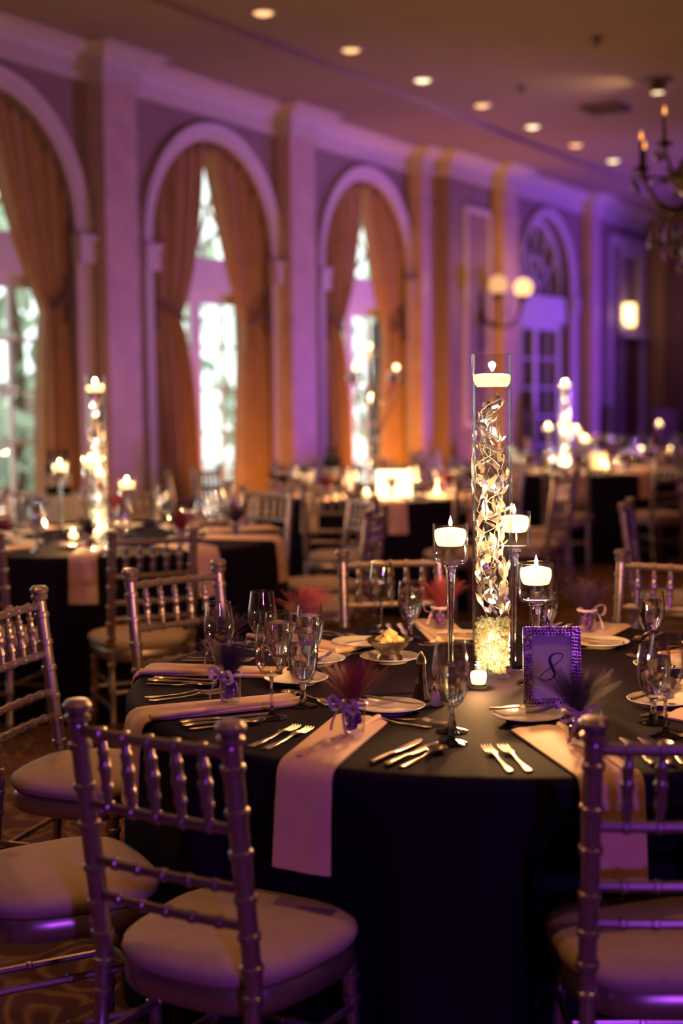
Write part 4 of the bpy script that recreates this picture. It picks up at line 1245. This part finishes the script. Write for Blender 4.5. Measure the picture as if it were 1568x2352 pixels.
W3 = 'the candelabra table'
bg_table(-4.77, 8.90, W3, 22, [(a, 0, None) for a in (36, 72, 108, 144, 180, 216, 252, 288, 0)] + [(-34, 0, 'violet lit silver chair at the near side of the candelabra table')], 1.2, None, 20)
def candelabra(loc):
    t = thing('crystal_candelabra', 'tall crystal candelabra with four small round lights before a window', 'candelabra', loc)
    MB().lathe([(0, 0), (.09, 0), (.095, .012), (.05, .025), (.02, .05), (.03, .09), (.016, .13), (.014, .30), (.028, .34), (.014, .38), (.013, .62), (.03, .66), (.05, .70), (.03, .74), (.012, .78), (.012, .98), (.022, 1.0), (0, 1.005)], 16).build('stem', 'crystal_clear', t)
    drop = MB().lathe([(0, 0), (.007, -.014), (.014, -.05), (.007, -.075), (0, -.082)], 6).mesh('crystal_drop', 'crystal_clear', smooth=False)
    gl = MB().lathe([(.022 * cos(-1.5 + 3.0 * g / 8), .022 * sin(-1.5 + 3.0 * g / 8)) for g in range(9)], 14).mesh('light_globe', 'lantern_glow')
    sv = MB().lathe([(0, -.05), (.012, -.045), (.05, -.03), (.055, -.024), (.012, -.02), (0, -.02)], 14).mesh('drip_dish', 'crystal_clear')
    put('light_globe', gl, t, (0, 0, 1.035))
    for k in range(3):
        a = k * 2 * pi / 3 + RAD(29) + (0 if k else 0)
        e = Vector((cos(a), sin(a), 0))
        pts = [e * (.19 * q / 10) + Vector((0, 0, .70 - .10 * sin(pi * q / 10) + .15 * (q / 10) ** 2)) for q in range(11)]
        arm = MB().tube(pts, .009, 8).build('arm', 'crystal_clear', t)
        p = pts[-1] + Vector((0, 0, .035))
        put('light_globe', gl, arm, p); put('drip_dish', sv, arm, p)
        for g in range(5):
            b = g * 2 * pi / 5
            put('crystal_drop', drop, t, (p.x + .05 * cos(b), p.y + .05 * sin(b), p.z - .03), (0, 0, b))
        for q in range(9):
            u = q / 8; ee = e * (.19 * (1 - u) + .02)
            put('crystal_drop', drop, t, (ee.x, ee.y, p.z - .08 - .42 * u ** .8), (0, 0, q), (.8, .8, .8))
    bulb('candelabra_lamp', (loc[0], loc[1], loc[2] + .98), 7, FLAME, .1)
candelabra((-4.77, 8.86, ZT))
t = thing('glowing_lantern', 'bright square frosted lantern on the middle background table', 'lantern', (-4.42, 8.55, ZT), RAD(29))
lm = MB(); lm.box((0, 0, .095), (.23, .10, .17)); lm.build('shade', 'lantern_glow', t, smooth=False)
MB().box((0, 0, .006), (.26, .13, .012)).build('lantern_base', 'brass', t, smooth=False)
bulb('lantern_lamp', (-4.35, 8.42, ZT + .16), 25, FLAME, .08)
cluster(-4.55, 8.40, W3, (), ((.0, .0), (.14, .06), (-.18, .10), (.36, .34)), 5.0)

W4 = 'the right background table'
bg_table(-4.45, 12.10, W4, 23, [(a, 0, None) for a in (0, 36, 108, 144, 180, 216, 252, 324)] + [(288, 0, 'silver chair with its back to the camera at the right background table')], 1.2, None, 6)
vase('tall candle topped vase far off, before the arched French doors', (-4.50, 12.02, ZT), 'tall centrepiece vases', False, 'on the right background table', 8.0, 12.0)
cluster(-4.50, 12.02, W4, ((-.16, .0, .41), (.12, -.04, .39), (.17, .06, .30)), ((.05, -.2), (.2, -.15), (.36, .05), (-.1, -.2)), 5.5)
t = thing('ivory_lantern', 'pale glowing box lantern beside the far vase', 'lantern', (-4.24, 12.15, ZT), RAD(29))
MB().box((0, 0, .08), (.13, .10, .14)).build('shade', 'wax', t, smooth=False)
MB().box((0, 0, .005), (.15, .12, .01)).build('lantern_base', 'brass', t, smooth=False)

W6 = 'the farthest table'
bg_table(-4.75, 15.60, W6, 24, [(a, 0, None) for a in (252, 300, 340, 20, 200, 160)], 1.2, None, 0)
cluster(-4.7, 15.5, W6, ((.0, .0, .35),), ((.1, .1), (-.2, .0)), 2.5)
W5 = 'the table past the right picture edge'
for (x, y, rz, lb) in ((-2.00, 6.88, RAD(-78), 'violet lit silver chair at the right edge behind the across chair'), (-1.6, 7.75, RAD(-120), 'silver chair farther back beside the right picture edge')):
    CHAIR.make(lb, (x, y, 0), rz, 'chairs at ' + W5)
table_at(-0.72, 7.05, 'round table hidden under the navy cloth past the right edge', 'dark navy tablecloth past the right picture edge', 25, 0)

# ------------------------------------------------------------------ wine stand and far props
sx, sy = -6.50, 7.50
st = thing('serving_stand', 'small stand under a white cloth beside the leftmost window', 'stand', (sx, sy, 0))
MB().lathe([(0, .0), (.16, 0), (.16, .02), (.02, .04), (.02, .75), (.20, .76), (.20, .78), (0, .78)], 24).build('pedestal', 'dark_wood', st)
rows = [[(max(r, 1e-4) * cos(2 * pi * i / 48), max(r, 1e-4) * sin(2 * pi * i / 48), .785 - (.0 if r < .2 else .004)) for i in range(48)] for r in (0, .1, .19, .205)]
rows += [[((.208 + d * (.05 + .022 * sin(9 * 2 * pi * i / 48))) * cos(2 * pi * i / 48), (.208 + d * (.05 + .022 * sin(9 * 2 * pi * i / 48))) * sin(2 * pi * i / 48), .775 - .40 * d) for i in range(48)] for d in (.1, .4, .7, 1)]
w_ = MB().grid(rows, True).build('white_tablecloth', 'white_cloth', None, loc=(sx, sy, 0), ang=80)
tag(w_, 'white cloth draped over the small stand at left', 'tablecloth')
bot_p = [(0, 0), (.034, 0), (.037, .006), (.037, .185), (.033, .205), (.016, .232), (.0135, .25), (.0135, .295), (.015, .297), (.015, .308), (0, .308)]
BOT = Kit('wine_bottle', 'bottle', [('bottle', lathe_mesh('bottle', bot_p, 'bottle_glass', 20), []), ('label', lathe_mesh('label', [(.0375, .06), (.0377, .062), (.0377, .145), (.0375, .147)], 'bottle_label', 20), [])])
for k, (dx, dy) in enumerate(((.02, -.05), (.10, .01), (-.03, .08))):
    BOT.make(('nearest', 'rightmost', 'hindmost')[k] + ' dark wine bottle on the white clothed stand', (sx + dx, sy + dy, .786), k, 'wine bottles on the stand')
BOT.make('dark wine bottle with a pale label, left of the candelabra', (-5.26, 9.22, ZT), 0, 'wine bottles on the middle table')
BOT.make('dark wine bottle on the middle table, left of the other bottle', (-5.36, 9.28, ZT), 0, 'wine bottles on the middle table')
t = thing('covered_equipment_case', 'black covered equipment case by the dark plum drape', 'equipment case', (-4.95, 18.6, 0), RAD(10))
m = MB(); rows = []
for s, z in ((.42, 0), (.44, .4), (.43, .9), (.40, 1.14), (.34, 1.24), (.2, 1.28), (.01, 1.29)):
    rows.append([(s * math.copysign(abs(cos(2 * pi * i / 32)) ** .5, cos(2 * pi * i / 32)), s * math.copysign(abs(sin(2 * pi * i / 32)) ** .5, sin(2 * pi * i / 32)), z) for i in range(32)])
m.grid(rows, True).build('cover', 'black_cover', t)
MB().tube([(.43, -.1, .75), (.49, -.1, .77), (.49, .1, .77), (.43, .1, .75)], .015, 8).build('handle', 'pewter', t)
t = thing('armchair', 'dim brown upholstered armchair before the end wall drape', 'armchair', (-5.85, 20.3, 0), RAD(200))
MB().box((0, 0, .30), (.66, .60, .28)).build('seat', 'brown_velvet', t, smooth=False)
m = MB(); m.grid([[(x, y + .05 * (x / .33) ** 2, z) for x in (-.36, -.25, -.1, 0, .1, .25, .36)] for y, z in ((-.36, .2), (-.38, .7), (-.40, 1.08), (-.36, 1.16), (-.30, 1.16), (-.26, 1.06), (-.24, .7), (-.24, .2))]); m.build('backrest', 'brown_velvet', t)
for s in (-1, 1):
    MB().box((s * .36, .0, .40), (.12, .60, .46)).build('armrest', 'brown_velvet', t, smooth=False)
    for y in (-.25, .25): MB().tube([(s * .33, y, .17), (s * .35, y, 0)], [.03, .02], 8).build('leg', 'dark_wood', t)

# ------------------------------------------------------------------ alike things told apart by their order across the room as the camera sees them
bpy.context.view_layer.update()
ORD = ['first', 'second', 'third', 'fourth', 'fifth', 'sixth', 'seventh', 'eighth', 'ninth', 'tenth', 'eleventh', 'twelfth']
by = {}
for o in COL.objects:
    if o.parent is None and o.get('label') and o.get('category'): by.setdefault(o['label'], []).append(o)
for lb, os_ in by.items():
    if 1 < len(os_) <= 12:
        def sxp(o):
            v = o.matrix_world.translation - cam.matrix_world.translation
            return v.dot(_R) / v.dot(_fw)
        os_.sort(key=sxp)
        for k, o in enumerate(os_):
            o['label'] = '%s, %s from the left' % (lb, ORD[k])
